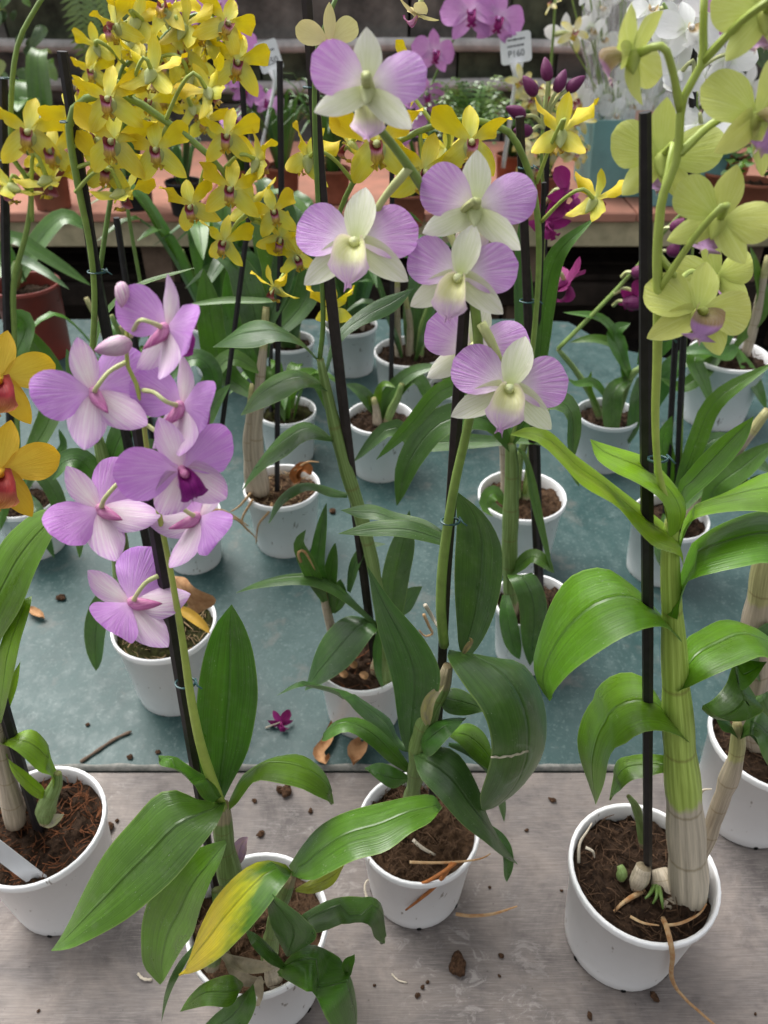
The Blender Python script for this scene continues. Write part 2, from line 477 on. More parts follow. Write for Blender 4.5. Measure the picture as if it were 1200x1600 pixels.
def box_data(x0, x1, y0, y1, z0, z1, bev=0.0):
    if bev <= 0:
        vs = [Vector((x, y, z)) for z in (z0, z1) for y in (y0, y1) for x in (x0, x1)]
        fs = [(0, 2, 3, 1), (4, 5, 7, 6), (0, 1, 5, 4), (2, 6, 7, 3), (0, 4, 6, 2), (1, 3, 7, 5)]
        return vs, fs, [(v.x, v.y) for v in vs]
    vs = []
    for z, i in ((z0, bev), (z0 + bev, 0), (z1 - bev, 0), (z1, bev)):
        for x, y in ((x0 + i, y0 + i), (x1 - i, y0 + i), (x1 - i, y1 - i), (x0 + i, y1 - i)):
            vs.append(Vector((x, y, z)))
    fs = [(3, 2, 1, 0), (12, 13, 14, 15)]
    for r in range(3):
        for k in range(4):
            a, b = r * 4 + k, r * 4 + (k + 1) % 4
            fs.append((a, b, b + 4, a + 4))
    return vs, fs, [(v.x, v.y) for v in vs]

# ------------------------------------------------------------------ flower parts (unit flower: about 1 wide, faces +Z, dorsal sepal +Y)
def petal(L, Wd, prof, theta, lean=0.0, bend=0.3, cup=0.1, twist=0.0, ruff=0.0, seed=0, nu=8, nv=10, r0=0.03):
    th = math.radians(theta)
    A, B, N = Vector((math.cos(th), math.sin(th), 0)), Vector((-math.sin(th), math.cos(th), 0)), Vector((0, 0, 1))
    rr = random.Random(seed)
    ph, k = rr.uniform(0, 6), rr.uniform(5, 8)
    def f(u, v):
        s = 0; x = r0; z = 0
        m = 10
        for i in range(m):
            t = v * (i + 0.5) / m
            a = lean + bend * t
            x += math.cos(a) * L * v / m; z -= math.sin(a) * L * v / m
        a = lean + bend * v
        w = Wd * interp(prof, v)
        q = 2 * u - 1
        nn = A * math.sin(a) + N * math.cos(a)
        sd_ = B
        if twist:
            c, si = math.cos(twist * v), math.sin(twist * v)
            sd_, nn = B * c + nn * si, nn * c - B * si
        off = cup * w * q * q + ruff * w * math.sin(k * v + ph + q * 1.5) * q * q + ruff * 0.4 * w * math.sin(2.3 * k * v + ph) * abs(q) ** 3
        return A * x + N * z + sd_ * (q * w * 0.5) + nn * off
    return grid(nu, nv, f)

BROAD = [(0, 0.16), (0.08, 0.30), (0.2, 0.62), (0.35, 0.86), (0.5, 0.98), (0.62, 1.0), (0.75, 0.93), (0.86, 0.74), (0.94, 0.48), (0.985, 0.22), (1, 0.06)]
SEPAL = [(0, 0.42), (0.12, 0.66), (0.3, 0.92), (0.45, 1.0), (0.62, 0.92), (0.78, 0.68), (0.9, 0.38), (0.97, 0.16), (1, 0.03)]
BASEW = [(0, 0.75), (0.12, 0.92), (0.3, 1.0), (0.45, 0.98), (0.62, 0.86), (0.78, 0.62), (0.9, 0.36), (0.97, 0.15), (1, 0.03)]
STRAP = [(0, 0.25), (0.12, 0.36), (0.35, 0.62), (0.6, 0.95), (0.72, 1.0), (0.85, 0.86), (0.94, 0.55), (1, 0.08)]
STAR = [(0, 0.5), (0.3, 0.85), (0.5, 1.0), (0.7, 0.9), (0.88, 0.6), (1, 0.1)]

def lip(hw, y0, y1, zf, wrap, curl=0.0, frill=0.0, seed=0, nu=12, nv=14):
    ph = random.Random(seed).uniform(0, 6)
    def cpos(t):
        return Vector((0, y0 + (y1 - y0) * t ** 1.25, 0.02 + zf * math.sin(math.pi * min(1, t * (0.78 + curl))) ))
    def f(u, v):
        s = 2 * u - 1
        w = interp(hw, v); A = math.radians(interp(wrap, v))
        p = cpos(v); T = (cpos(min(1, v + 0.02)) - cpos(max(0, v - 0.02))).normalized()
        N = Vector((0, T.z, -T.y)) if T.y < 0 else Vector((0, T.z, T.y))
        if N.y + N.z < 0: N = -N
        ang = A * s
        if abs(A) < 0.05: x, off = w * s, 0
        else: x, off = w * math.sin(abs(A) * s) / max(0.8, abs(A) * 0.85), math.copysign(w * (1 - math.cos(ang)) / max(0.8, abs(A) * 0.85), A)
        p = p + Vector((0, 0.05 * (1 - s * s) * v ** 8, 0))
        off += frill * math.sin(9 * s + 14 * v + ph) * abs(s) ** 1.5 * (0.3 + v)
        return p + Vector((x, 0, 0)) + N * off
    return grid(nu, nv, f)

def chin_column(chin=0.16, cr=0.075, back=-0.10):
    # ovary end, spur-like chin below the back, and the short column with its cap
    a = tube_data(catmull([Vector((0, 0.02, -0.06)), Vector((0, -0.01, 0.0)), Vector((0, -0.02, 0.06)), Vector((0, -0.03, 0.12)), Vector((0, -0.05, 0.15))], 9),
                  [0.03, 0.045, 0.042, 0.038, 0.036, 0.038, 0.042, 0.038, 0.012], 8)
    b = tube_data(catmull([Vector((0, 0.02, -0.02)), Vector((0, -0.05, -0.03)), Vector((0, -0.05 - chin * 0.6, back * 0.6)), Vector((0, -0.06 - chin, back))], 8),
                  [cr * 0.7, cr * 1.05, cr * 1.1, cr, cr * 0.85, cr * 0.65, cr * 0.4, cr * 0.12], 9)
    return merge(a, b)

def make_type(name, petals, sepals, liptab, mats, chin, var=3, hi=True):
    """returns variants: list of (flower mesh, [(part name, mesh)...])"""
    out = []
    nu, nv = (10, 14) if hi else (6, 9)
    for k in range(var):
        rr = random.Random(hash((len(name), k)) % 1000 + k * 7)
        jt = lambda s: rr.uniform(-s, s)
        parts = []
        def mk(pn, data, mat):
            vs, fs, uv = data
            o = mesh_obj(pn, vs, fs, mat, None, uv)
            me = o.data; bpy.data.objects.remove(o); return me
        L, Wd, prof, th, lean, bend, cup, tw, ruff = petals
        for sgn in (1, -1):
            t = th + jt(7)
            parts.append(('petal', mk('petal', petal(L * (1 + jt(.05)), Wd * (1 + jt(.06)), prof, t if sgn > 0 else 180 - t, lean + jt(.15), bend + jt(.25), cup + jt(.05), sgn * tw * (1 + jt(.4)), ruff, rr.random(), nu, nv), mats[0])))
        (Ls, Ws, ps, ls, bs, cs, tws), (Ll, Wl, pl, thl, ll, bl, cl, twl) = sepals
        parts.append(('dorsal_sepal', mk('dorsal_sepal', petal(Ls, Ws, ps, 90 + jt(8), ls + jt(.12), bs + jt(.3), cs, tws * jt(1.0), ruff * .6, rr.random(), nu, nv), mats[1])))
        for sgn in (1, -1):
            t = thl + jt(7)
            parts.append(('lateral_sepal', mk('lateral_sepal', petal(Ll * (1 + jt(.05)), Wl, pl, t if sgn > 0 else 180 - t, ll + jt(.12), bl + jt(.3), cl, sgn * twl, ruff * .6, rr.random(), nu, nv), mats[1])))
        parts.append(('lip', mk('lip', lip(*liptab, seed=k, nu=12 if hi else 8, nv=14 if hi else 10), mats[2])))
        out.append((mk('flower', chin_column(*chin), mats[3]), parts))
    return out

HW_TUBE = [(0, 0.05), (0.2, 0.11), (0.42, 0.155), (0.56, 0.12), (0.75, 0.15), (0.9, 0.14), (0.96, 0.11), (1, 0.06)]
WR_TUBE = [(0, 120), (0.4, 115), (0.6, 60), (0.8, 20), (1, -25)]
HW_BIG = [(a, b * 1.42) for a, b in HW_TUBE]
HW_FRILL = [(0, 0.05), (0.2, 0.11), (0.40, 0.14), (0.55, 0.065), (0.75, 0.11), (0.9, 0.10), (1, 0.03)]
FT = {}
FT['purple'] = make_type('purple', (0.50, 0.46, BROAD, 14, 0.05, 0.35, 0.05, 0.25, 0.05),
    ((0.44, 0.24, SEPAL, 0.05, 0.45, 0.10, 0.3), (0.50, 0.34, BASEW, -54, 0.15, 0.45, 0.14, 0.2)),
    ([(a, b * 0.95) for a, b in HW_TUBE], -0.02, -0.30, 0.15, WR_TUBE, 0.15, 0.012), ('purple_petal', 'purple_sepal', 'purple_lip', 'purple_chin'), (0.13, 0.052, -0.22))
FT['pastel'] = make_type('pastel', (0.49, 0.43, BROAD, 21, -0.05, 0.30, 0.04, 0.15, 0.04),
    ((0.42, 0.26, SEPAL, 0.0, 0.35, 0.10, 0.3), (0.49, 0.24, BASEW, -35, 0.05, 0.35, 0.10, 0.2)),
    ([(a, b * 1.25) for a, b in HW_TUBE], -0.02, -0.44, 0.17, WR_TUBE, 0.05, 0.018), ('pastel_petal', 'pastel_sepal', 'pastel_lip', 'pastel_chin'), (0.10, 0.06, -0.11))
FT['lime'] = make_type('lime', (0.49, 0.40, BROAD, 14, 0.0, 0.32, 0.04, 0.2, 0.04),
    ((0.44, 0.27, SEPAL, 0.0, 0.35, 0.08, 0.3), (0.46, 0.25, BASEW, -44, 0.1, 0.4, 0.10, 0.2)),
    ([(a, b * 1.12) for a, b in HW_TUBE], -0.03, -0.32, 0.16, [(0, 115), (0.4, 105), (0.58, 50), (0.8, 15), (1, -30)], 0.1, 0.012), ('lime_petal', 'lime_petal', 'lime_lip', 'lime_chin'), (0.14, 0.065, -0.12))
YP = ((0.52, 0.27, STRAP, 36, -0.1, 0.45, 0.10, 1.3, 0.20),
    ((0.42, 0.20, SEPAL, 0.1, 0.6, 0.12, 0.8), (0.46, 0.235, BASEW, -42, 0.15, 0.6, 0.12, 0.4)))
FT['yellow'] = make_type('yellow', *YP,
    ([(a, b * 0.85) for a, b in HW_FRILL], -0.02, -0.25, 0.12, WR_TUBE, 0.1, 0.03), ('yellow_petal', 'yellow_sepal', 'yellow_lip', 'yellow_chin'), (0.15, 0.075, -0.12), 5, False)
FT['gold'] = make_type('gold', (0.50, 0.34, BROAD, 24, 0.0, 0.3, 0.05, 0.3, 0.06),
    ((0.44, 0.22, SEPAL, 0.0, 0.4, 0.1, 0.3), (0.46, 0.24, BASEW, -48, 0.1, 0.4, 0.1, 0.2)),
    (HW_BIG, -0.02, -0.38, 0.17, WR_TUBE, 0.1, 0.03), ('gold_petal', 'gold_petal', 'gold_lip', 'gold_petal'), (0.12, 0.06, -0.11), 2)
FT['white'] = make_type('white', (0.48, 0.40, BROAD, 12, 0.0, 0.3, 0.04, 0.2, 0.04),
    ((0.44, 0.24, SEPAL, 0.0, 0.35, 0.1, 0.3), (0.44, 0.24, BASEW, -50, 0.1, 0.35, 0.1, 0.2)),
    (HW_TUBE, -0.02, -0.30, 0.12, WR_TUBE, 0.1, 0.01), ('white_petal', 'white_petal', 'white_lip', 'white_petal'), (0.12, 0.06, -0.11), 3, False)
FT['wine'] = make_type('wine', (0.48, 0.38, BROAD, 18, 0.2, 0.5, 0.06, 0.4, 0.06),
    ((0.44, 0.24, SEPAL, 0.2, 0.4, 0.1, 0.5), (0.44, 0.24, BASEW, -52, 0.2, 0.5, 0.1, 0.3)),
    (HW_TUBE, -0.02, -0.32, 0.15, WR_TUBE, 0.1, 0.01), ('wine_petal', 'wine_petal', 'wine_petal', 'wine_petal'), (0.14, 0.07, -0.12), 2, False)
FT['pink'] = make_type('pink', (0.50, 0.50, BROAD, 10, 0.0, 0.25, 0.03, 0.1, 0.05),
    ((0.46, 0.28, SEPAL, 0.0, 0.25, 0.08, 0.2), (0.46, 0.28, BASEW, -52, 0.0, 0.3, 0.08, 0.2)),
    (HW_FRILL, -0.02, -0.26, 0.12, WR_TUBE, 0.1, 0.02), ('pink_petal', 'pink_petal', 'wine_petal', 'pink_petal'), (0.04, 0.05, -0.06), 2, False)
FT['cream'] = make_type('cream', (0.46, 0.20, STAR, 28, 0.0, 0.4, 0.08, 0.4, 0.05),
    ((0.44, 0.19, STAR, 0.0, 0.4, 0.1, 0.4), (0.46, 0.20, STAR, -46, 0.1, 0.4, 0.1, 0.3)),
    (HW_FRILL, -0.02, -0.26, 0.12, WR_TUBE, 0.1, 0.02), ('cream_petal', 'cream_petal', 'yellow_lip', 'cream_tip'), (0.10, 0.06, -0.10), 2, False)
FT['butter'] = make_type('butter', (0.48, 0.32, BROAD, 30, 0.0, 0.3, 0.06, 0.2, 0.05),
    ((0.46, 0.18, SEPAL, 0.0, 0.3, 0.1, 0.3), (0.46, 0.22, BASEW, -50, 0.1, 0.4, 0.1, 0.2)),
    (HW_FRILL, -0.02, -0.30, 0.14, WR_TUBE, 0.1, 0.02), ('butter_petal', 'butter_petal', 'purple_chin', 'butter_petal'), (0.12, 0.06, -0.10), 1)

def bud_mesh(mat):
    pr = [(0.0, 0.0), (0.10, 0.03), (0.22, 0.14), (0.28, 0.32), (0.27, 0.5), (0.21, 0.7), (0.12, 0.88), (0.04, 0.98), (0.0, 1.0)]
    vs, fs, uv = lathe(pr, 14)
    m = len(pr)
    for i, v in enumerate(vs):
        k = i // m
        s = 1.0 - 0.09 * (k % 3 == 0)
        v.x *= s; v.y *= s; v.x += 0.08 * v.z * v.z
    o = mesh_obj('bud', vs, fs, mat, None, uv); me = o.data; bpy.data.objects.remove(o); return me
BUD = {'purple': bud_mesh('bud_purple'), 'wine': bud_mesh('bud_wine')}

# ------------------------------------------------------------------ potted plants
GREENS = {'deep': (0.050, 0.128, 0.022), 'mid': (0.064, 0.160, 0.018), 'fresh': (0.098, 0.212, 0.011), 'lime': (0.20, 0.340, 0.014), 'blue': (0.056, 0.126, 0.036), 'olive': (0.10, 0.175, 0.016)}

class Plant:
    def __init__(s, label, pot, name='potted_orchid', cat='orchid', group='orchids standing on the display table', zt=0.0, potmat='pot_white', soil='soil_dark', hr=0.95,
                 fib=160, fibmat='fibre_brown', ns=40, fill=0.88, build_pot=True, soil_gap=None):
        px, py, wpx = pot
        h = 0.11
        for _ in range(6):
            c = G(px, py, zt + h); D = wpx * depth(c) / FPX; h = D * hr
        s.R_, s.h, s.Y, s.zt = D / 2, h, c.y, zt
        s.base = Vector((c.x, c.y, zt))
        s.root = tag(empty(name, s.base), label, cat, group)
        s.rr = random.Random(int(px * 7 + py))
        r = s.R_
        s.soil_z = h - (0.016 if soil_gap is None else soil_gap)
        t = 0.0016
        prof = [(0.0, 0.0025), (0.70 * r, 0.0025), (0.74 * r, 0.0006), (0.785 * r, 0.0006), (0.80 * r, 0.003), (0.815 * r, h * 0.10), (0.82 * r, h * 0.11), (0.945 * r, h - 0.0085), (0.99 * r, h - 0.0080), (1.0 * r, h - 0.0065),
                (1.0 * r, h - 0.0015), (0.992 * r, h), (0.955 * r, h), (0.94 * r, h - 0.0015), (0.93 * r, h - 0.010), (0.90 * r, h - 0.03), (0.88 * r, h - 0.045)]
        vs, fs, uv = lathe(prof, ns)
        s.pot = mesh_obj('pot', vs, fs, potmat, s.root, uv)
        for a in (-100, -35, 200):        # drain notches at the foot
            a = math.radians(a + s.rr.uniform(-15, 15))
            n_ = tube_data([Vector((math.cos(a) * r * 0.77, math.sin(a) * r * 0.77, 0.0028)), Vector((math.cos(a) * r * 0.812, math.sin(a) * r * 0.812, 0.0028))], [0.0022, 0.0022], 8)
            mesh_obj('drain_notch', n_[0], n_[1], 'hole_dark', s.pot, n_[2])
        # soil: bumpy disc
        n1, n2 = 22, 60
        vs, fs = [Vector((0, 0, s.soil_z + 0.004))], []
        off = Vector((s.rr.uniform(0, 50),) * 3)
        for i in range(1, n1 + 1):
            q = i / n1
            for k in range(n2):
                a = 2 * math.pi * (k + 0.5 * (i % 2)) / n2
                p = Vector((math.cos(a), math.sin(a), 0)) * (q * 0.925 * r)
                z = 0.006 * (1 - q * q) + 0.010 * noise.noise(p * 75 + off) + 0.007 * noise.noise(p * 210 + off)
                vs.append(p + Vector((0, 0, s.soil_z + z)))
        for k in range(n2): fs.append((0, 1 + k, 1 + (k + 1) % n2))
        for i in range(n1 - 1):
            for k in range(n2):
                a, b = 1 + i * n2 + k, 1 + i * n2 + (k + 1) % n2
                fs.append((a, a + n2, b + n2, b))
        so = mesh_obj('soil', vs, fs, soil, s.root)
        if fib:
            ds = []
            for _ in range(fib):
                a, q = s.rr.uniform(0, 6.283), math.sqrt(s.rr.random()) * 0.86 * r
                p = Vector((math.cos(a) * q, math.sin(a) * q, s.soil_z + s.rr.uniform(0.002, 0.008)))
                d = Vector((s.rr.uniform(-1, 1), s.rr.uniform(-1, 1), s.rr.uniform(-0.25, 0.45))).normalized()
                e = d.cross(Vector((0, 0, 1))) * s.rr.uniform(-0.5, 0.5)
                ln = s.rr.uniform(0.005, 0.02)
                p2 = p + d * ln * 0.5 + e * ln * 0.4; p3 = p + d * ln
                for x in (p2, p3):
                    hx = math.hypot(x.x, x.y)
                    if hx > 0.9 * r: x.x *= 0.9 * r / hx; x.y *= 0.9 * r / hx
                rd = s.rr.uniform(0.00025, 0.0006)
                ds.append(tube_data([p, p2, p3], [rd, rd, rd * 0.5], 3, False))
            vs, fs, uv = merge(*ds)
            f = mesh_obj('soil_fibre', vs, fs, fibmat, so, uv); f['kind'] = 'stuff'

    def loc(s, x, y, dy=0.0):
        return P(x, y, s.Y + dy) - s.base

    def scale(s, p):      # metres for one photo pixel at local point p
        return depth(p + s.base) / FPX

    def path(s, pts, n):
        return catmull([s.loc(*p) for p in pts], n)

    def tube(s, name, pts, w, mat, n=16, ns=8, bulge=None, parent=None):
        pa = s.path(pts, n)
        ws = w if isinstance(w, (list, tuple)) else [w, w]
        rad = []
        for i, p in enumerate(pa):
            t = i / (n - 1) * (len(ws) - 1)
            k = min(int(t), len(ws) - 2)
            rad.append((ws[k] + (ws[k + 1] - ws[k]) * (t - k)) * 0.5 * s.scale(p))
        if bulge:
            nb, amt = bulge
            rad = [r_ * (1 + amt * (abs(math.sin(math.pi * nb * i / (n - 1))) - 0.6)) for i, r_ in enumerate(rad)]
        vs, fs, uv = tube_data(pa, rad, ns)
        return mesh_obj(name, vs, fs, mat, parent or s.root, uv)

    def stake(s, pts, w, mat='stake_black'):
        # planted in the soil: the last point is carried down to the soil
        pa = [s.loc(*p) for p in pts]
        d = pa[-1] - pa[-2]
        if pa[-1].z > s.soil_z - 0.02 and d.z < -0.01:
            pa[-1] = pa[-1] + d * ((pa[-1].z - (s.soil_z - 0.02)) / -d.z)
        rad = []
        T = (pa[-1] - pa[0]).normalized()
        for p in pa: rad.append(w * 0.5 * s.scale(p))
        vs, fs, uv = tube_data(pa, [min(rad[0] * 1.05, sum(rad) / len(rad))] + [sum(rad) / len(rad)] * (len(pa) - 1), 6)
        return mesh_obj('stake', vs, fs, mat, s.root, uv, smooth=False)

    def tie(s, x, y, dy, w, parent=None):
        c = s.loc(x, y, dy); sc_ = s.scale(c); r = w * 0.5 * sc_
        pts = []
        for i in range(34):
            a = i / 33 * 4 * math.pi + 0.4
            pts.append(c + Vector((math.cos(a) * r, math.sin(a) * r * 0.75, 0.0010 * math.sin(a * 0.5) + (i / 33 - 0.5) * 0.003)))
        pts += [c + Vector((r * 1.25, -r * 0.5, 0.001)), c + Vector((r * 1.7, -r * 0.6, -0.001))]
        vs, fs, uv = tube_data(pts, [0.00055] * len(pts), 5)
        return mesh_obj('wire_tie', vs, fs, 'wire_teal', parent or s.root, uv)

    def leaf2(s, A, B, da=(0, 0, 0), db=(0, 0, 0), c='mid', camber=-0.08, keel=0.05, wave=0.02, mat='leaf', nu=8, nv=22, name='leaf', thick=True):
        def edge(E, d):
            m = len(E) - 1
            out = []
            for i, (x, y) in enumerate(E):
                t = i / m
                dy = d[0] * (1 - t) * (1 - 2 * t) + d[1] * 4 * t * (1 - t) + d[2] * t * (2 * t - 1)
                out.append(s.loc(x, y, dy))
            return catmull(out, nv + 1)
        EA, EB = edge(A, da), edge(B, db)
        ph = s.rr.uniform(0, 6)
        nrm = []
        for j in range(nv + 1):
            a, b = max(j - 1, 0), min(j + 1, nv)
            T = (EA[b] + EB[b]) - (EA[a] + EB[a])
            N = T.cross(EB[min(max(j, 1), nv - 1)] - EA[min(max(j, 1), nv - 1)])
            nrm.append(N.normalized() if N.length > 1e-9 else Vector((0, 0, 1)))
        for j in range(nv + 1):
            if nrm[j].dot(-FWD) < 0: nrm[j] = -nrm[j]
        def f(u, v):
            j = int(round(v * nv))
            p = EA[j].lerp(EB[j], u)
            w = (EB[j] - EA[j]).length
            q = 2 * u - 1
            k = camber * w * (q * q - 1) * -1 + keel * w * (abs(q) - 1) + wave * w * math.sin(ph + 9 * v + q) * q * q
            return p + nrm[j] * k
        vs, fs, uv = grid(nu, nv, f)
        return s._leaf(name, vs, fs, uv, mat, c)

    def _leaf(s, name, vs, fs, uv, mat, c, parent=None):
        o = mesh_obj(name, vs, fs, mat, parent or s.root, uv)
        g = GREENS[c] if isinstance(c, str) else c
        o.color = (g[0], g[1], g[2], 1)
        return o

    def leaf(s, pts, w, c='mid', roll=0.0, fold=0.10, prof=None, hint=None, mat='leaf', nu=6, nv=16, name='leaf', local=False):
        pa = catmull(pts, nv + 1) if local else s.path(pts, nv + 1)
        prof = prof or [(0, 0.35), (0.12, 0.6), (0.3, 0.9), (0.48, 1.0), (0.65, 0.93), (0.8, 0.72), (0.91, 0.42), (0.975, 0.16), (1, 0.02)]
        wm = w if local else w * s.scale(pa[len(pa) // 2])
        h = (hint or (-FWD * 0.75 + Vector((0, 0, 0.6)))).normalized()
        ph = s.rr.uniform(0, 6)
        fr = []
        for i in range(nv + 1):
            T = (pa[min(i + 1, nv)] - pa[max(i - 1, 0)]).normalized()
            S = T.cross(h)
            if S.length < 0.25: S = S + (fr[-1][0] if fr else RGT) * 0.4
            if fr and S.dot(fr[-1][0]) < 0: S = -S
            S.normalize()
            if fr: S = (S + fr[-1][0]).normalized()
            S = (S - T * S.dot(T)).normalized()
            fr.append((S, S.cross(T)))
        def f(u, v):
            j = int(round(v * nv))
            S, N = fr[j]
            if roll:
                a = math.radians(roll); S, N = S * math.cos(a) + N * math.sin(a), N * math.cos(a) - S * math.sin(a)
            q = 2 * u - 1; ww = wm * interp(prof, v)
            return pa[j] + S * (q * ww * 0.5) + N * (fold * ww * abs(q) ** 1.5 + 0.025 * ww * math.sin(ph + 8 * v + q * 2) * q * q)
        vs, fs, uv = grid(nu, nv, f)
        return s._leaf(name, vs, fs, uv, mat, c)

    def flower(s, kind, x, y, dy, size, n=(0, 0, 1), roll=0.0, stalk=None, stalkmat='stem_pale', sw=7, label=None):
        pos = s.loc(x, y, dy)
        sz = size * s.scale(pos) * (1.13 if kind == 'yellow' else 1.06)
        nw = (RGT * n[0] + UPV * n[1] - FWD * n[2]).normalized()
        a = math.radians(roll)
        up = RGT * math.sin(a) + UPV * math.cos(a)
        up = (up - nw * up.dot(nw))
        if up.length < 0.05: up = Vector((0, 0, 1)) - nw * nw.z
        up.normalize()
        X = up.cross(nw).normalized()
        M = Matrix(((X.x, up.x, nw.x), (X.y, up.y, nw.y), (X.z, up.z, nw.z))).to_4x4()
        var = FT[kind]; fm, parts = var[s.rr.randrange(len(var))]
        o = obj_from(fm, 'flower', s.root)
        o.matrix_local = Matrix.Translation(pos) @ M @ Matrix.Scale(sz, 4)
        if label: o['label'] = label
        for pn, me in parts: obj_from(me, pn, o)
        if stalk:
            q0 = s.loc(*stalk); back = -nw
            att = pos - nw * 0.04 * sz
            d = (att - q0).length
            q1 = att + back * d * 0.35 + Vector((0, 0, 0.12 * d))
            pa = catmull([q0, q0.lerp(q1, 0.55) + Vector((0, 0, 0.10 * d)), q1, att], 12)
            k = s.scale(pos) * sw * 0.5
            vs, fs, uv = tube_data(pa, [k * 1.15] * 3 + [k] * 7 + [k * 1.2] * 2, 7)
            mesh_obj('flower_stalk', vs, fs, stalkmat, s.root, uv)
        return o

    def bud(s, kind, x, y, dy, size, n=(0, -1, 0.2), stalk=None, stalkmat='stem_pale', sw=6):
        pos = s.loc(x, y, dy); sz = size * s.scale(pos)
        nw = (RGT * n[0] + UPV * n[1] - FWD * n[2]).normalized()
        o = obj_from(BUD[kind], 'bud', s.root)
        o.matrix_local = Matrix.Translation(pos) @ nw.to_track_quat('Z', 'Y').to_matrix().to_4x4() @ Matrix.Scale(sz, 4)
        if stalk:
            q0 = s.loc(*stalk); d = (pos - q0).length
            pa = catmull([q0, q0.lerp(pos, 0.5) + Vector((0, 0, 0.2 * d)), pos + nw * sz * 0.05], 8)
            k = s.scale(pos) * sw * 0.5
            vs, fs, uv = tube_data(pa, [k] * 8, 6)
            mesh_obj('flower_stalk', vs, fs, stalkmat, s.root, uv)

    def roots(s, mat, *paths, w=6):
        for p in paths: s.tube('root', p, [w, w * 0.85, w * 0.4], mat, 14, 6)

    def clump(s, n, lo, hi, w, c='mid', seed=0, spread=1.0, cx=0.0, lean=0.6):
        """upright shoots with arching leaves, in metres, for plants standing farther back"""
        r = random.Random(seed)
        for i in range(n):
            a = r.uniform(0, 6.283); L = r.uniform(lo, hi)
            d = Vector((math.cos(a), math.sin(a), 0))
            b = Vector((cx, 0, s.soil_z)) + d * s.R_ * 0.25
            e = r.uniform(0.3, 1.0) * lean
            pts = [b, b + Vector((0, 0, L * 0.45)) + d * L * 0.15 * spread, b + Vector((0, 0, L * (0.85 - 0.3 * e))) + d * L * 0.35 * spread * (0.5 + e), b + Vector((0, 0, L * (0.95 - 0.75 * e))) + d * L * 0.62 * spread * (0.5 + e)]
            s.leaf(pts, w * r.uniform(0.75, 1.2), c, fold=0.12, local=True, hint=Vector((0, 0, 1)) * 0.6 - d * 0.7, nv=12, nu=4)

# ------------------------------------------------------------------ the setting: floor, tables, bench, wall, pipes
def ground_mat():
    m, n, l = nmat('floor_earth')
    tc = n.new('ShaderNodeTexCoord')
    a = noi(n, l, tc.outputs['Object'], 3.0, 6, 0.65)
    b = noi(n, l, tc.outputs['Object'], 40.0, 4)
    c = mixc(n, l, maprange(n, l, a, 0.3, 0.7), (0.03, 0.025, 0.02), (0.10, 0.09, 0.08))
    finish(n, l, c, 0.95, 0.2, 0, b, 0.6, 0.01)
ground_mat()

def grey_board_mat():
    m, n, l = nmat('board_grey')
    tc = n.new('ShaderNodeTexCoord'); o = tc.outputs['Object']
    grain = noi(n, l, mapping(n, l, o, (26, 900, 1)), 1.0, 3, 0.6)
    grain2 = noi(n, l, mapping(n, l, o, (60, 1100, 1)), 1.0, 2, 0.5)
    big = noi(n, l, o, 11.0, 8, 0.70, 0.5)
    mid_ = noi(n, l, o, 34.0, 4, 0.6)
    c = ramp(n, l, big, [(0.34, (0.090, 0.079, 0.076)), (0.45, (0.155, 0.136, 0.128)), (0.55, (0.205, 0.176, 0.159)), (0.66, (0.27, 0.23, 0.205))])
    c = mixc(n, l, maprange(n, l, grain, 0.38, 0.68, 0.0, 0.42), c, (0.095, 0.080, 0.076))
    c = mixc(n, l, maprange(n, l, grain2, 0.5, 0.75, 0.0, 0.45), c, (0.30, 0.265, 0.245))
    c = mixc(n, l, maprange(n, l, mid_, 0.58, 0.8, 0.0, 0.60), c, (0.070, 0.060, 0.060))
    # scuffed chalky patches
    ch = noi(n, l, mapping(n, l, o, (1, 1.6, 1)), 46.0, 6, 0.78, 0.9)
    gate = noi(n, l, o, 4.3, 2)
    k = mathn(n, l, 'MULTIPLY', maprange(n, l, ch, 0.54, 0.62), maprange(n, l, gate, 0.46, 0.60))
    c = mixc(n, l, mathn(n, l, 'MULTIPLY', k, 0.36), c, (0.46, 0.43, 0.41))
    sp = noi(n, l, o, 260.0, 2)
    c = mixc(n, l, maprange(n, l, sp, 0.70, 0.76, 0, 0.6), c, (0.05, 0.035, 0.03))
    finish(n, l, c, maprange(n, l, mid_, 0.3, 0.7, 0.55, 0.75), 0.35, 0, grain, 0.25, 0.0006)
grey_board_mat()

def teal_board_mat():
    m, n, l = nmat('board_teal')
    tc = n.new('ShaderNodeTexCoord'); o = tc.outputs['Object']
    a = noi(n, l, o, 8.0, 8, 0.68, 0.6)
    b = noi(n, l, mapping(n, l, o, (1, 0.7, 1)), 60.0, 5, 0.75)
    f = noi(n, l, o, 230.0, 3, 0.6)
    c = ramp(n, l, a, [(0.28, (0.014, 0.042, 0.041)), (0.5, (0.026, 0.064, 0.062)), (0.72, (0.046, 0.088, 0.086))])
    c = mixc(n, l, maprange(n, l, b, 0.50, 0.68, 0, 0.6), c, (0.075, 0.118, 0.115))
    c = mixc(n, l, maprange(n, l, f, 0.56, 0.70, 0, 0.45), c, (0.13, 0.18, 0.175))
    ear = noi(n, l, o, 13.0, 4, 0.7)
    c = mixc(n, l, maprange(n, l, ear, 0.58, 0.72, 0, 0.55), c, (0.15, 0.135, 0.12))
    finish(n, l, c, maprange(n, l, b, 0.35, 0.65, 0.36, 0.55), 0.36, 0, f, 0.18, 0.0008)
teal_board_mat()
simple('wood_pale', (0.60, 0.53, 0.34), 0.8, 0.3, 0.35, 14, 0.4, (0.30, 0.27, 0.17))
simple('wood_brown', (0.20, 0.14, 0.10), 0.8, 0.3, 0.35, 14, 0.4)
simple('wood_dark', (0.04, 0.03, 0.024), 0.85, 0.2, 0.4, 14, 0.4)
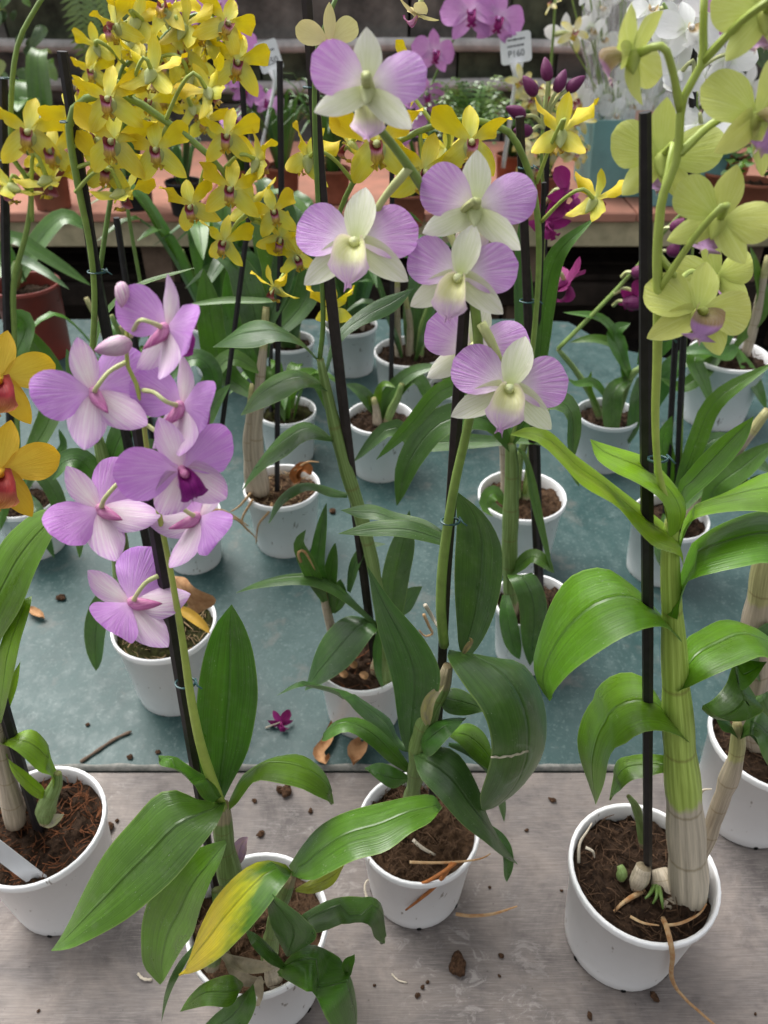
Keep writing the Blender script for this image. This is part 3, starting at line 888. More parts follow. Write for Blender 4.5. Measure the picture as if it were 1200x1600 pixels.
simple('bench_clay', (0.52, 0.235, 0.165), 0.8, 0.3, 0.18, 8, 0.3, (0.36, 0.18, 0.13))
simple('block_grey', (0.19, 0.175, 0.16), 0.95, 0.2, 0.5, 7, 0.8, (0.045, 0.043, 0.040), 0.01)
simple('block_moss', (0.11, 0.125, 0.08), 0.95, 0.2, 0.5, 9, 0.8, (0.022, 0.024, 0.018), 0.01)
simple('mortar', (0.03, 0.03, 0.028), 0.95, 0.1, 0.4, 12, 0.5)
simple('pipe_grey', (0.60, 0.58, 0.57), 0.5, 0.4, 0.3, 12, 0.2)

g = 14.0
v, f, u = [Vector((-g, -g, 0)), Vector((g, -g, 0)), Vector((g, g, 0)), Vector((-g, g, 0))], [(0, 1, 2, 3)], None
tag(mesh_obj('ground', v, f, 'floor_earth', smooth=False, loc=(0, 0, -0.75)), kind='structure', label='dark earth floor under the benches')

# near table: grey board in front, teal painted board behind it, on a wooden frame
tb = tag(empty('display_table', (0, 0.9, -0.75)), 'low table topped with a grey grained board and a teal painted board', 'table')
def tbox(name, b, mat, parent, org, bev=0.0, smooth=False):
    vs, fs, uv = box_data(*b, bev)
    return mesh_obj(name, [q - org for q in vs], fs, mat, parent, uv, smooth)
org = Vector((0, 0.9, -0.75))
EY = 0.503
tbox('grey_board', (-1.25, 1.25, 0.10, EY - 0.0045, -0.018, 0.0), 'board_grey', tb, org, 0.0015)
far = [(-1.9, EY), (1.9, EY), (1.9, 1.50), (0.62, 1.50), (0.50, 1.56), (0.43, 1.70), (0.30, 1.715), (-1.9, 1.715)]
nn = 8
vs = [Vector((x, y, z)) - org for z in (-0.016, 0.004) for x, y in far]
# slightly chipped front lip
fs = [tuple(range(nn - 1, -1, -1)), tuple(range(nn, 2 * nn))] + [(k, (k + 1) % nn, nn + (k + 1) % nn, nn + k) for k in range(nn)]
mesh_obj('teal_board', vs, fs, 'board_teal', tb, None, False)
rl = random.Random(4)
pts = []
vs, fs = [], []
N_ = 240
for i in range(N_ + 1):          # worn pale lip along the teal board's front edge
    x = -1.2 + 2.4 * i / N_
    w = 0.0018 + 0.0030 * noise.noise(Vector((x * 40, 0, 0))) + 0.0014 * noise.noise(Vector((x * 170, 3, 0)))
    vs += [Vector((x, EY - 0.0022, -0.002)) - org, Vector((x, EY - 0.0012, 0.0046)) - org, Vector((x, EY + max(0.001, w), 0.0052)) - org]
    if i: a = i * 3; fs += [(a - 3, a, a + 1, a - 2), (a - 2, a + 1, a + 2, a - 1)]
mesh_obj('worn_edge', vs, fs, simple('worn_edge', (0.34, 0.33, 0.30), 0.8, 0.3, 0.4, 90, 0.4, (0.13, 0.14, 0.13)), tb)
for y in (0.2, 1.4): tbox('cross_beam', (-1.2, 1.2, y - 0.03, y + 0.03, -0.10, -0.0185), 'wood_brown', tb, org, 0.003)
for x in (-1.1, 1.1):
    for y in (0.2, 1.4): tbox('leg', (x - 0.04, x + 0.04, y - 0.029, y + 0.029, -0.75, -0.1005), 'wood_brown', tb, org, 0.003)

# rear bench
BZ = 0.07
bn = tag(empty('display_bench', (0, 2.8, -0.75)), 'rear bench with a terracotta coloured top on weathered timber', 'bench')
org = Vector((0, 2.8, -0.75))
tiles = [-2.6, -1.93, -1.2, -0.55, 0.12, 0.75, 1.4, 2.05, 2.6]
for a, b in zip(tiles, tiles[1:]):
    tbox('top_slab', (a + 0.002, b - 0.002, 2.35, 3.32, BZ - 0.03 - R.uniform(0, .002), BZ - R.uniform(0, .003)), 'bench_clay', bn, org, 0.004)
tbox('front_beam', (-2.6, 2.6, 2.385, 2.43, BZ - 0.115, BZ - 0.0335), 'wood_pale', bn, org, 0.004)
tbox('back_beam', (-2.6, 2.6, 3.22, 3.27, BZ - 0.115, BZ - 0.0335), 'wood_brown', bn, org, 0.004)
for x in (-2.3, -1.42, -0.72, 0.45, 1.15, 1.75):
    tbox('post', (x - 0.045, x + 0.045, 2.432, 2.50, -0.75, BZ - 0.034), 'wood_brown', bn, org, 0.004)
for x in (-2.3, -0.72, 0.45, 1.75):
    tbox('post', (x - 0.045, x + 0.045, 3.15, 3.219, -0.75, BZ - 0.034), 'wood_brown', bn, org, 0.004)
for k in range(5):
    y = 2.52 + k * 0.12
    tbox('shelf_board', (-2.55, 2.55, y, y + 0.10, -0.20, -0.18), 'wood_dark', bn, org, 0.002)
tbox('low_rail', (-2.6, 2.6, 2.40, 2.43, -0.24, -0.17), 'wood_dark', bn, org, 0.003)
tbox('back_panel', (-2.6, 2.6, 3.275, 3.30, -0.75, BZ - 0.034), 'wood_dark', bn, org)

# back wall of blocks with two pipes
wl_ = tag(mesh_obj('block_wall', *[x for x in box_data(-3.4, 3.4, 3.66, 3.80, -0.75, 1.55)][:2], 'mortar', None, None, False), 'dark stained block wall behind the rear bench', 'wall')
bm_ = []
for k in range(2):
    for m_ in ('block_grey', 'block_moss'):
        vs, fs, uv = box_data(-0.195, 0.195, -0.05, 0.03, 0.004, 0.186, 0.008)
        o = mesh_obj('block', [q + Vector((R.uniform(-.003, .003), R.uniform(-.004, .004), R.uniform(-.003, .003))) for q in vs], fs, m_, None, uv, False)
        bm_.append(o.data); bpy.data.objects.remove(o)
for r_ in range(9):
    for c_ in range(16):
        o = obj_from(bm_[R.choice([0, 0, 2, 2, 1, 3])], 'block', wl_)
        o.location = (-3.1 + c_ * 0.4 + 0.2 * (r_ % 2), 3.64 + R.uniform(-0.006, 0.006), -0.22 + r_ * 0.19)
for z, t in ((0.372, 'upper'), (0.232, 'lower')):
    pa = [Vector((-3.2 + i * 0.4, 3.53, z + 0.006 * math.sin(i * 1.3 + z * 9))) for i in range(17)]
    vs, fs, uv = tube_data(pa, [0.024] * 17, 14)
    tag(mesh_obj('pipe', vs, fs, 'pipe_grey', None, uv), '%s grey pipe running along the dark block wall' % t, 'pipe')
    for x in (-2.2, -0.9, 0.6, 2.0):
        pass

# ------------------------------------------------------------------ front plants
# A: lavender orchid with the yellowing leaf
A = Plant('lavender purple orchid beside a yellowing leaf, in the frontmost white pot', (402, 1437, 222), soil='soil_tan', fib=220)
A.stake([(212, 655, 0.0), (255, 900, 0.0), (298, 1160, 0.0), (336, 1385, 0.02)], 17)
A.tube('flower_spike', [(347, 1262, -.004), (318, 1180, -.010), (300, 1100, -.012), (285, 1000, -.012), (268, 900, -.012), (250, 810, -.012), (234, 730, -.008), (227, 680, -.006), (222, 640, -.006), (213, 600, -.006), (198, 566, -.006), (198, 520, -.006), (201, 485, -.006), (190, 452, -.006)], [17, 17, 14, 11, 9, 8, 6], 'stem_lime', 44, 8)
A.tie(290, 1067, -.005, 32)
A.flower('purple', 260, 512, -.015, 168, (.58, .15, -.78), 24, (205, 525, -.006))
A.flower('purple', 146, 612, -.012, 172, (-.55, .1, -.8), -24, (197, 566, -.006))
A.flower('purple', 284, 634, -.012, 166, (.55, .12, -.8), 16, (224, 610, -.006))
A.flower('purple', 284, 733, -.030, 175, (.38, -.22, .88), -24, (231, 665, -.006))
A.flower('purple', 156, 795, -.014, 165, (-.58, -.22, -.78), -48, (228, 735, -.008))
A.flower('purple', 310, 808, -.014, 160, (.55, -.2, -.8), 45, (262, 775, -.010))
A.flower('purple', 205, 942, -.016, 170, (-.62, -.45, -.6), -78, (247, 900, -.012))
A.bud('purple', 192, 440, -.006, 42, (-.1, -1, .1), (201, 480, -.006))
A.bud('purple', 207, 536, -.010, 58, (-1, -.25, .3), (198, 556, -.006))
A.leaf2([(345, 1262), (321, 1255), (312, 1227), (305, 1161), (307, 1096), (317, 1031), (335, 979), (362, 944)], [(345, 1262), (354, 1240), (363, 1222), (387, 1175), (400, 1115), (403, 1073), (396, 1020), (382, 979), (362, 944)], (0, .02, .02), (0, .02, .02), 'mid', -.05, .10)
A.leaf2([(349, 1273), (370, 1225), (387, 1203), (424, 1185), (466, 1180), (499, 1199), (515, 1222), (521, 1256)], [(349, 1273), (368, 1257), (382, 1241), (401, 1222), (433, 1224), (471, 1231), (499, 1245), (521, 1256)], (0, .025, .01), (0, -.01, .0), 'olive', .10, .0)
A.leaf2([(349, 1250), (340, 1222), (312, 1208), (279, 1185), (248, 1180)], [(349, 1255), (321, 1250), (303, 1227), (284, 1203), (251, 1196), (248, 1180)], (0, -.005, .005), (-.01, -.02, .0), 'mid', .15, .0)
A.leaf2([(352, 1254), (312, 1250), (275, 1234), (242, 1243), (205, 1283), (167, 1329), (135, 1385), (107, 1441), (81, 1486)], [(352, 1256), (340, 1287), (312, 1325), (275, 1371), (233, 1409), (191, 1441), (139, 1469), (107, 1483), (81, 1486)], (-.006, -.018, -.055), (-.012, -.055, -.06), 'mid', .10, .06, .015)
A.leaf2([(352, 1312), (310, 1325), (268, 1355), (236, 1400), (221, 1440), (219, 1475), (225, 1510), (251, 1538)], [(354, 1318), (345, 1348), (331, 1376), (312, 1423), (300, 1460), (284, 1483), (261, 1525), (251, 1538)], (-.01, -.02, -.035), (-.012, -.045, -.045), 'fresh', -.06, .10)
A.leaf2([(306, 1472), (278, 1505), (258, 1550), (252, 1598)], [(306, 1478), (288, 1512), (266, 1552), (252, 1598)], (-.03, -.04, -.05), (-.035, -.05, -.05), 'deep', .1, .0)
yl = A.leaf2([(457, 1362), (443, 1348), (405, 1346), (368, 1367), (335, 1404), (317, 1441), (303, 1479), (293, 1511), (279, 1523)], [(457, 1368), (452, 1371), (433, 1395), (410, 1427), (382, 1460), (349, 1493), (321, 1511), (300, 1520), (279, 1523)], (-.03, -.045, -.06), (-.04, -.075, -.065), 'lime', .12, .04, mat='leaf_yellowing')
yl['label'] = 'leaf turned bright yellow with a green base'
A.leaf2([(455, 1364), (453, 1350), (473, 1320), (503, 1290), (546, 1268), (603, 1251), (646, 1242), (676, 1242), (691, 1260)], [(455, 1366), (486, 1377), (516, 1364), (555, 1342), (603, 1329), (642, 1303), (672, 1286), (691, 1260)], (-.03, -.005, .01), (-.045, -.045, -.01), 'mid', .08, .04)
A.leaf2([(462, 1388), (490, 1372), (520, 1352), (540, 1348)], [(462, 1394), (490, 1396), (520, 1382), (540, 1348)], (-.03, -.02, -.01), (-.035, -.03, -.01), (.35, .38, .03), .1, 0)
A.leaf2([(447, 1493), (429, 1460), (417, 1413), (419, 1392)], [(450, 1495), (494, 1465), (475, 1437), (447, 1413), (419, 1392)], (-.055, -.06, -.06), (-.06, -.075, -.06), 'deep', .1, .1)
A.leaf2([(468, 1434), (480, 1423), (517, 1404), (564, 1400), (592, 1409), (599, 1437), (601, 1474)], [(468, 1446), (475, 1460), (508, 1455), (550, 1441), (578, 1446), (587, 1467), (601, 1474)], (-.04, -.02, -.03), (-.05, -.05, -.04), 'deep', .12, .0)
A.leaf2([(433, 1519), (471, 1479), (508, 1483), (541, 1511), (552, 1553), (553, 1600), (548, 1640)], [(433, 1523), (461, 1539), (489, 1553), (503, 1577), (513, 1600), (548, 1640)], (-.055, -.06, -.10), (-.06, -.10, -.10), 'mid', .14, .0)
A.leaf2([(382, 1451), (405, 1462), (430, 1487), (450, 1513)], [(382, 1451), (395, 1480), (420, 1505), (447, 1517)], (-.05, -.06, -.06), (-.05, -.07, -.06), 'deep', .1, .0)
A.leaf2([(378, 1534), (359, 1523), (321, 1535), (295, 1558), (281, 1581)], [(379, 1542), (359, 1572), (321, 1572), (281, 1581)], (-.06, -.065, -.07), (-.06, -.08, -.07), 'fresh', .12, .0)
A.leaf2([(397, 1537), (370, 1560), (335, 1585), (310, 1612)], [(397, 1540), (400, 1575), (370, 1615), (310, 1625)], (-.06, -.07, -.08), (-.065, -.085, -.09), 'deep', .1, .0)
A.leaf([(545, 1524, -.07), (543, 1508, -.072), (552, 1495, -.075), (554, 1491, -.075)], 18, 'mid')
A.tube('cane', [(347, 1258, 0), (350, 1310, -.004), (360, 1370, -.008), (380, 1440, -.012)], [26, 32, 40, 44], 'cane_green', 20, 10, (3, .18))
A.tube('cane', [(456, 1366, -.032), (440, 1410, -.03), (425, 1460, -.03), (420, 1500, -.03)], [17, 24, 26, 28], 'cane_green', 16, 10, (3, .2))
A.tube('cane', [(430, 1540, -.04), (425, 1518, -.038), (420, 1490, -.034)], [26, 26, 18], 'cane_paper', 12, 10, (2, .2))
for q_ in ([(345, 1490, -.045), (365, 1500, -.045), (395, 1508, -.042), (430, 1512, -.04)], [(352, 1480, -.04), (362, 1505, -.046), (385, 1528, -.046), (415, 1535, -.044)], [(408, 1525, -.05), (404, 1545, -.053), (400, 1560, -.055), (402, 1572, -.056)]):
    A.leaf(q_, 22, 'mid', mat='sheath_paper', fold=.35, name='dry_sheath')
A.tube('cane', [(330, 1505, -.04), (345, 1440, -.04), (340, 1390, -.03)], [30, 28, 20], 'cane_green', 12, 9)
A.leaf([(372, 1348, .0), (374, 1330, .002), (380, 1316, .004), (387, 1308, .005)], 24, (.55, .33, .58), name='dropped_petal')

# B: pastel orchid
B = Plant('pastel orchid with lavender petals and cream sepals, a cracked leaf over its white pot', (654, 1288, 192), soil='soil_tan', fib=320, fibmat='fibre_brown')
B.stake([(735, 345, -.02), (716, 620, -.01), (697, 900, 0), (690, 1050, 0.005), (676, 1235, .01)], 17, 'stake_brown')
B.tube('flower_spike', [(694, 1008, -.004), (689, 950, -.012), (692, 880, -.014), (703, 800, -.016), (714, 740, -.018), (728, 680, -.018), (742, 610, -.020), (748, 550, -.020), (742, 480, -.018), (730, 410, -.020), (706, 368, -.022), (668, 305, -.030), (628, 245, -.040), (596, 205, -.048), (562, 160, -.056)], [16, 16, 16, 15, 15, 16, 16, 15, 12], 'stem_green', 46, 8)
B.tie(704, 814, -.014, 30)
B.flower('pastel', 574, 136, -.062, 172, (.05, .30, -.94), 4, (592, 200, -.049), 'stem_pale', 14)
B.flower('pastel', 556, 380, -.040, 186, (-.08, .02, 1), 6, (640, 262, -.038), 'stem_pale', 12)
B.flower('pastel', 743, 324, -.035, 172, (.05, .32, -.94), 4, (700, 362, -.024), 'stem_pale', 12)
B.flower('pastel', 718, 432, -.050, 168, (-.22, -.18, .95), 14, (690, 345, -.028), 'stem_pale', 12)
B.flower('pastel', 738, 545, .004, 158, (.05, .25, -.94), 8, (746, 610, -.018), 'stem_pale', 10)
B.flower('pastel', 795, 606, -.042, 178, (-.04, .02, 1), 14, (752, 505, -.024), 'stem_pale', 14)
B.leaf2([(646, 1186), (629, 1160), (620, 1117), (614, 1073), (603, 1026), (590, 978), (581, 926), (574, 884)], [(648, 1182), (663, 1138), (681, 1095), (689, 1060), (683, 1034), (663, 1000), (637, 969), (611, 939), (574, 884)], (0, -.005, 0), (0, -.025, 0), 'blue', .06, .06)
B.leaf2([(718, 1016), (715, 1000), (712, 950), (711, 870), (713, 800), (706, 762)], [(722, 1022), (737, 1023), (760, 990), (777, 943), (785, 883), (780, 843), (755, 800), (706, 762)], (.01, .015, .01), (.01, -.01, .01), 'blue', -.05, .06)
b3 = B.leaf2([(702, 1015), (741, 1026), (776, 1028), (815, 1034), (841, 1065), (854, 1117), (845, 1177), (815, 1225), (776, 1255), (752, 1264)], [(700, 1020), (702, 1030), (728, 1073), (754, 1117), (765, 1169), (761, 1216), (752, 1247), (752, 1264)], (0, .01, -.035), (-.005, -.05, -.05), 'blue', .10, .03)
bv = b3.data.vertices
tr = catmull([bv[13 * 9 + k_].co - FWD * .0012 for k_ in (8, 7, 6, 5, 4)], 12)
vs, fs, uv = tube_data([p + Vector((0, 0, .0008 * math.sin(i * 2.2))) for i, p in enumerate(tr)], [.0007 + .0004 * (i % 2) for i in range(12)], 5)
mesh_obj('crack', vs, fs, 'root_pale', b3, uv)
B.leaf2([(648, 1175), (689, 1166), (720, 1182), (746, 1229), (763, 1277), (785, 1316), (808, 1351)], [(646, 1180), (655, 1212), (681, 1242), (720, 1286), (759, 1316), (785, 1338), (808, 1351)], (-.01, -.03, -.035), (-.015, -.055, -.04), 'blue', .10, .03)
B.leaf2([(640, 1170), (620, 1150), (611, 1125), (585, 1104), (546, 1082), (507, 1071), (468, 1065), (432, 1087)], [(640, 1176), (620, 1169), (585, 1138), (551, 1108), (525, 1078), (477, 1071), (432, 1087)], (0, .03, .02), (0, .005, .02), 'blue', .12, .0)
B.leaf2([(640, 1195), (611, 1156), (581, 1130), (551, 1121), (520, 1130), (503, 1155)], [(640, 1210), (607, 1190), (577, 1164), (542, 1143), (507, 1158), (503, 1155)], (0, .0, .0), (0, -.02, -.01), 'mid', .12, .0)
B.leaf2([(636, 1210), (610, 1196), (590, 1192), (570, 1200)], [(636, 1222), (615, 1232), (595, 1222), (570, 1200)], (-.01, -.01, 0), (-.01, -.02, -.01), 'mid', .1, .0)
B.leaf2([(655, 1155), (668, 1135), (690, 1124), (728, 1121)], [(656, 1165), (670, 1182), (700, 1155), (728, 1121)], (-.01, -.015, -.01), (-.01, -.04, -.015), 'deep', .1, .0)
B.leaf2([(685, 1084), (710, 1075), (740, 1088), (756, 1112)], [(685, 1090), (696, 1112), (725, 1118), (756, 1112)], (0, .005, 0), (-.005, -.015, -.005), 'deep', .1, .0)
B.leaf2([(700, 1145), (730, 1130), (760, 1150), (775, 1200)], [(700, 1150), (720, 1165), (745, 1190), (775, 1210), (775, 1200)], (.01, .02, .0), (.0, .0, 0), 'fresh', .1, .0)
B.leaf2([(700, 1160), (740, 1165), (770, 1190), (790, 1250), (788, 1285)], [(700, 1166), (735, 1185), (765, 1215), (780, 1265), (788, 1285)], (.01, .02, .0), (.0, .0, 0), 'deep', .1, .0)
B.leaf2([(700, 835), (664, 812), (617, 800), (576, 788), (532, 797)], [(700, 840), (650, 835), (596, 814), (563, 810), (532, 797)], (.03, .05, .05), (.03, .04, .05), 'blue', .05, .05)
B.leaf2([(702, 838), (650, 815), (617, 812), (576, 816), (528, 834)], [(702, 856), (664, 846), (617, 838), (576, 838), (528, 834)], (.025, .03, .03), (.02, .02, .03), 'blue', .05, .05)
B.leaf([(760, 1290, -.03), (785, 1318, -.035), (793, 1345, -.04), (792, 1378, -.045)], 26, 'deep', 30)
B.tube('cane', [(700, 1040, -.004), (690, 1075, -.006), (672, 1110, -.008), (656, 1160, -.008), (648, 1220, -.005), (640, 1262, 0)], [18, 30, 34, 28, 24, 26], 'cane_green', 26, 10, (5, .2))
B.leaf([(668, 1132, -.02), (666, 1112, -.022), (674, 1090, -.022), (694, 1070, -.02)], 20, (.5, .42, .28), name='dry_sheath', fold=.3)
B.tube('root', [(645, 1312, -.012), (660, 1325, -.018), (680, 1336, -.022)], [6, 6, 4], 'root_pale', 8, 6)
B.roots('root_tan', [(640, 1347, -.036), (672, 1348, -.037), (712, 1347, -.038), (750, 1342, -.036), (766, 1334, -.031)], w=5)
B.roots('root_rust', [(706, 1348, -.038), (694, 1368, -.048), (676, 1388, -.050), (655, 1406, -.051), (634, 1422, -.050)], [(712, 1348, -.038), (690, 1364, -.048), (660, 1380, -.052), (625, 1382, -.050)], w=7)
B.roots('root_tan', [(712, 1428, -.0375), (735, 1431, -.039), (770, 1428, -.0375), (808, 1416, -.031)], w=6)
B.roots('root_pale', [(574, 1405, -.024), (570, 1390, -.015), (572, 1378, -.009), (583, 1370, -.004)], w=4)
B.roots('root_pale', [(664, 945, .05), (676, 965, .05), (690, 990, .04)], w=7)
B.leaf([(723, 1022, -.006), (730, 1012, -.008), (736, 1002, -.008), (733, 996, -.01)], 9, (.35, .25, .16), name='dry_sheath', fold=.3)

# C: lime green orchid with the stout cane
C = Plant('lime green orchid with a stout pale cane leaning on a black stake', (1006, 1358, 230), soil='soil_dark', fib=320)
C.stake([(1008, 175, 0.0), (1010, 600, 0.0), (1012, 1000, 0.0), (1012, 1365, 0.0)], 19)
C.tube('cane', [(1072, 1424, -.020), (1076, 1380, -.012), (1073, 1320, -.006), (1068, 1240, -.004), (1062, 1170, -.003), (1057, 1090, -.002), (1053, 1010, 0), (1049, 930, 0), (1047, 870, 0), (1050, 815, 0)], [52, 60, 58, 56, 52, 48, 43, 36, 30, 24], 'cane_stout', 60, 14, (6, .10))
C.tube('cane', [(1072, 1422, -.020), (1056, 1418, -.016), (1042, 1402, -.012), (1036, 1376, -.004), (1030, 1358, .004)], [46, 50, 50, 42, 26], 'cane_paper', 16, 12, (3, .15))
C.tube('cane', [(1082, 1378, 0), (1098, 1325, .004), (1114, 1285, .008), (1132, 1236, .010), (1148, 1190, .012), (1153, 1160, .014), (1152, 1130, .014)], [22, 24, 28, 24, 30, 24, 16], 'cane_dry', 28, 10, (5, .2))
C.leaf2([(1182, 1090), (1165, 1062), (1148, 1036), (1136, 1068), (1116, 1090), (1098, 1102)], [(1184, 1094), (1192, 1110), (1170, 1124), (1140, 1125), (1116, 1117), (1098, 1102)], (.014, .02, .0), (.01, -.02, -.01), 'mid', -.16, .0)
C.leaf2([(1149, 1034), (1160, 1031), (1178, 1033), (1198, 1034)], [(1151, 1040), (1158, 1078), (1176, 1066), (1198, 1034)], (.012, .012, .012), (.012, -.006, .01), 'fresh', .08, .0)
C.leaf2([(1150, 1150), (1140, 1128), (1128, 1118), (1112, 1112)], [(1154, 1155), (1142, 1146), (1128, 1140), (1112, 1112)], (.012, .012, .01), (.010, .0, .0), 'deep', .1, .0)
C.leaf2([(1154, 1150), (1170, 1120), (1190, 1112), (1225, 1150)], [(1156, 1156), (1172, 1150), (1196, 1172), (1225, 1150)], (.012, .012, .0), (.010, -.01, -.01), 'deep', .1, .0)
C.leaf2([(1156, 1150), (1180, 1130), (1200, 1160), (1212, 1215)], [(1158, 1154), (1178, 1150), (1192, 1180), (1212, 1215)], (.012, .0, -.01), (.010, -.02, -.02), 'mid', .1, .0)
C.tube('cane', [(1004, 1322, .012), (1002, 1295, .012), (994, 1262, .010), (982, 1244, .008)], [12, 14, 14, 8], 'cane_green', 12, 8, (2, .2))
C.tube('cane', [(990, 1386, -.008), (1000, 1372, -.008), (1006, 1354, -.004)], [20, 30, 24], 'cane_paper', 8, 9)
C.tube('cane', [(970, 1372, -.004), (972, 1362, -.004), (968, 1352, 0)], [14, 18, 10], 'cane_green', 8, 9)
C.tube('flower_spike', [(1050, 825, -.002), (1040, 780, -.010), (1028, 730, -.012), (1024, 650, -.012), (1027, 560, -.012), (1028, 470, -.012), (1027, 400, -.012), (1030, 350, -.012), (1036, 305, -.012), (1058, 245, -.012), (1064, 170, -.012), (1074, 140, -.012), (1097, 97, -.012), (1099, 40, -.012), (1101, -12, -.012)], [11, 10, 11, 13, 15, 15, 14, 13, 12], 'stem_lime', 46, 8)
C.tie(1028, 717, -.006, 30); C.tie(1030, 528, -.006, 30)
C.flower('lime', 1092, 487, -.020, 168, (0.02, .02, 1), 14, (1030, 400, -.012), 'stem_lime', 10)
C.flower('lime', 1124, 342, -.020, 158, (.30, .25, -.92), 22, (1030, 452, -.012), 'stem_lime', 11)
C.flower('lime', 1118, 432, .03, 128, (.75, .35, -.5), 8, (1040, 470, -.005), 'stem_lime', 8)
C.flower('lime', 1034, 243, .014, 164, (.0, .30, -.94), 4, (1036, 302, -.010), 'stem_lime', 9)
C.flower('lime', 1182, 182, -.02, 182, (.45, -.18, .85), 6, (1062, 240, -.012), 'stem_lime', 13)
C.flower('lime', 990, 84, -.01, 150, (-.65, .45, -.6), 20, (1063, 172, -.012), 'stem_lime', 12)
C.flower('lime', 1196, 18, -.02, 160, (.2, .45, -.85), 0, (1099, 95, -.012), 'stem_lime', 13)
C.leaf2([(1056, 985), (1030, 958), (996, 920), (960, 896), (936, 889), (892, 904), (856, 952), (832, 1020), (836, 1060), (858, 1096)], [(1066, 1004), (1040, 984), (1012, 982), (968, 996), (928, 1020), (896, 1046), (872, 1076), (858, 1096)], (0, .035, -.01), (-.012, -.04, -.025), 'fresh', .06, .05)
C.leaf2([(1058, 1140), (1032, 1096), (1008, 1060), (976, 1052), (944, 1068), (916, 1108), (905, 1152), (908, 1184), (918, 1220), (930, 1258)], [(1078, 1161), (1056, 1150), (1024, 1142), (992, 1148), (960, 1176), (945, 1215), (930, 1258)], (0, .035, -.005), (-.014, -.035, -.02), 'fresh', .06, .05)
C.leaf2([(1040, 1180), (1010, 1178), (985, 1180), (964, 1188), (956, 1220), (952, 1250)], [(1040, 1208), (1032, 1208), (1010, 1214), (988, 1220), (968, 1236), (952, 1250)], (.01, .025, .01), (.005, .0, .0), 'olive', .08, .02)
C.leaf2([(1064, 870), (1056, 842), (1040, 820), (1008, 792), (968, 760), (928, 732), (892, 708), (856, 674), (824, 667), (798, 678)], [(1068, 884), (1062, 866), (1024, 854), (992, 828), (960, 792), (912, 760), (876, 720), (840, 690), (798, 680)], (-.004, .02, -.015), (-.016, -.03, -.02), 'lime', .07, .04)
C.leaf2([(1060, 830), (1066, 820), (1074, 796), (1068, 772), (1040, 740), (1008, 716), (960, 698), (922, 686)], [(1050, 838), (1046, 836), (1040, 800), (1024, 776), (992, 752), (960, 736), (932, 716), (922, 686)], (-.006, .015, .0), (-.01, -.02, .0), 'lime', .08, .04)
C.leaf2([(1058, 800), (1060, 756), (1068, 744), (1096, 712), (1136, 676), (1178, 650)], [(1062, 800), (1076, 782), (1112, 752), (1144, 720), (1168, 684), (1178, 650)], (.005, .02, .03), (.005, .02, .03), 'fresh', -.06, .10)
C.leaf2([(1056, 858), (1076, 800), (1130, 770), (1200, 738), (1260, 740), (1320, 800)], [(1060, 870), (1074, 820), (1110, 803), (1200, 802), (1265, 825), (1320, 800)], (-.002, .035, .03), (-.006, .0, .01), 'fresh', .10, .0)
C.leaf2([(1042, 960), (1066, 890), (1090, 840), (1140, 812), (1200, 800), (1260, 830), (1300, 900)], [(1058, 968), (1072, 912), (1104, 900), (1160, 888), (1200, 880), (1250, 890), (1300, 900)], (-.004, .025, .02), (-.010, -.02, .0), 'fresh', .10, .03)
C.leaf2([(1052, 1076), (1068, 1004), (1092, 984), (1128, 970), (1160, 976), (1200, 996), (1250, 1060)], [(1058, 1082), (1104, 1060), (1160, 1040), (1200, 1028), (1250, 1060)], (0, .045, .02), (-.012, -.015, .0), 'fresh', .08, .03)
C.roots('root_tan', [(1006, 1392, -.012), (990, 1400, -.018), (972, 1412, -.024), (956, 1428, -.030)], [(1012, 1394, -.012), (1006, 1412, -.02), (1000, 1436, -.03)], [(1016, 1392, -.01), (1022, 1410, -.02), (1024, 1430, -.03)], w=9)
C.roots('root_tan', [(1036, 1436, -.036), (1043, 1452, -.050), (1047, 1470, -.0595), (1051, 1495, -.0600), (1049, 1525, -.0555), (1062, 1552, -.0535), (1092, 1580, -.068), (1122, 1606, -.0795)], w=9)
C.roots('stem_dark', [(1022, 1384, -.012), (1016, 1396, -.02), (1008, 1404, -.024)], [(1026, 1384, -.012), (1026, 1400, -.022), (1020, 1412, -.026)], [(1030, 1386, -.014), (1034, 1405, -.026), (1036, 1420, -.03)], w=7)
C.roots('root_tan', [(1040, 1446, -.045), (1065, 1442, -.044), (1092, 1428, -.036), (1104, 1412, -.03)], [(985, 1432, -.038), (1005, 1442, -.044), (1030, 1446, -.046)], w=5)
C.roots('root_pale', [(904, 1348, .01), (906, 1318, .02), (918, 1298, .03), (925, 1286, .036)], [(915, 1324, .015), (926, 1330, .012), (929, 1340, .01)], [(1094, 1240, .02), (1100, 1234, .02), (1112, 1233, .02)], w=5)

# D: gold orchid at the left edge
D = Plant('golden orchid with red veined lips, white plastic label leaning in its pot', (58, 1286, 208), fib=320, fibmat='fibre_red')
D.stake([(-62, 760, 0), (-2, 1078, 0), (32, 1196, .0), (62, 1300, 0)], 18)
D.tube('flower_spike', [(-20, 1130, 0), (-40, 980, 0), (-50, 850, 0), (-48, 700, 0), (-40, 560, 0), (-36, 480, 0)], [14, 12, 10, 8], 'stem_green', 24, 7)
D.flower('gold', -2, 592, -.01, 158, (.42, -.05, .9), 4, (-44, 640, 0))
D.flower('gold', 0, 736, -.01, 166, (.42, -.05, .9), 6, (-48, 780, 0))
D.leaf2([(-30, 1060), (-30, 930), (0, 852), (37, 811), (69, 795), (95, 802)], [(-20, 1070), (0, 1005), (28, 954), (55, 894), (88, 829), (95, 802)], (0, .02, .0), (0, -.02, .0), 'fresh', .06, .05)
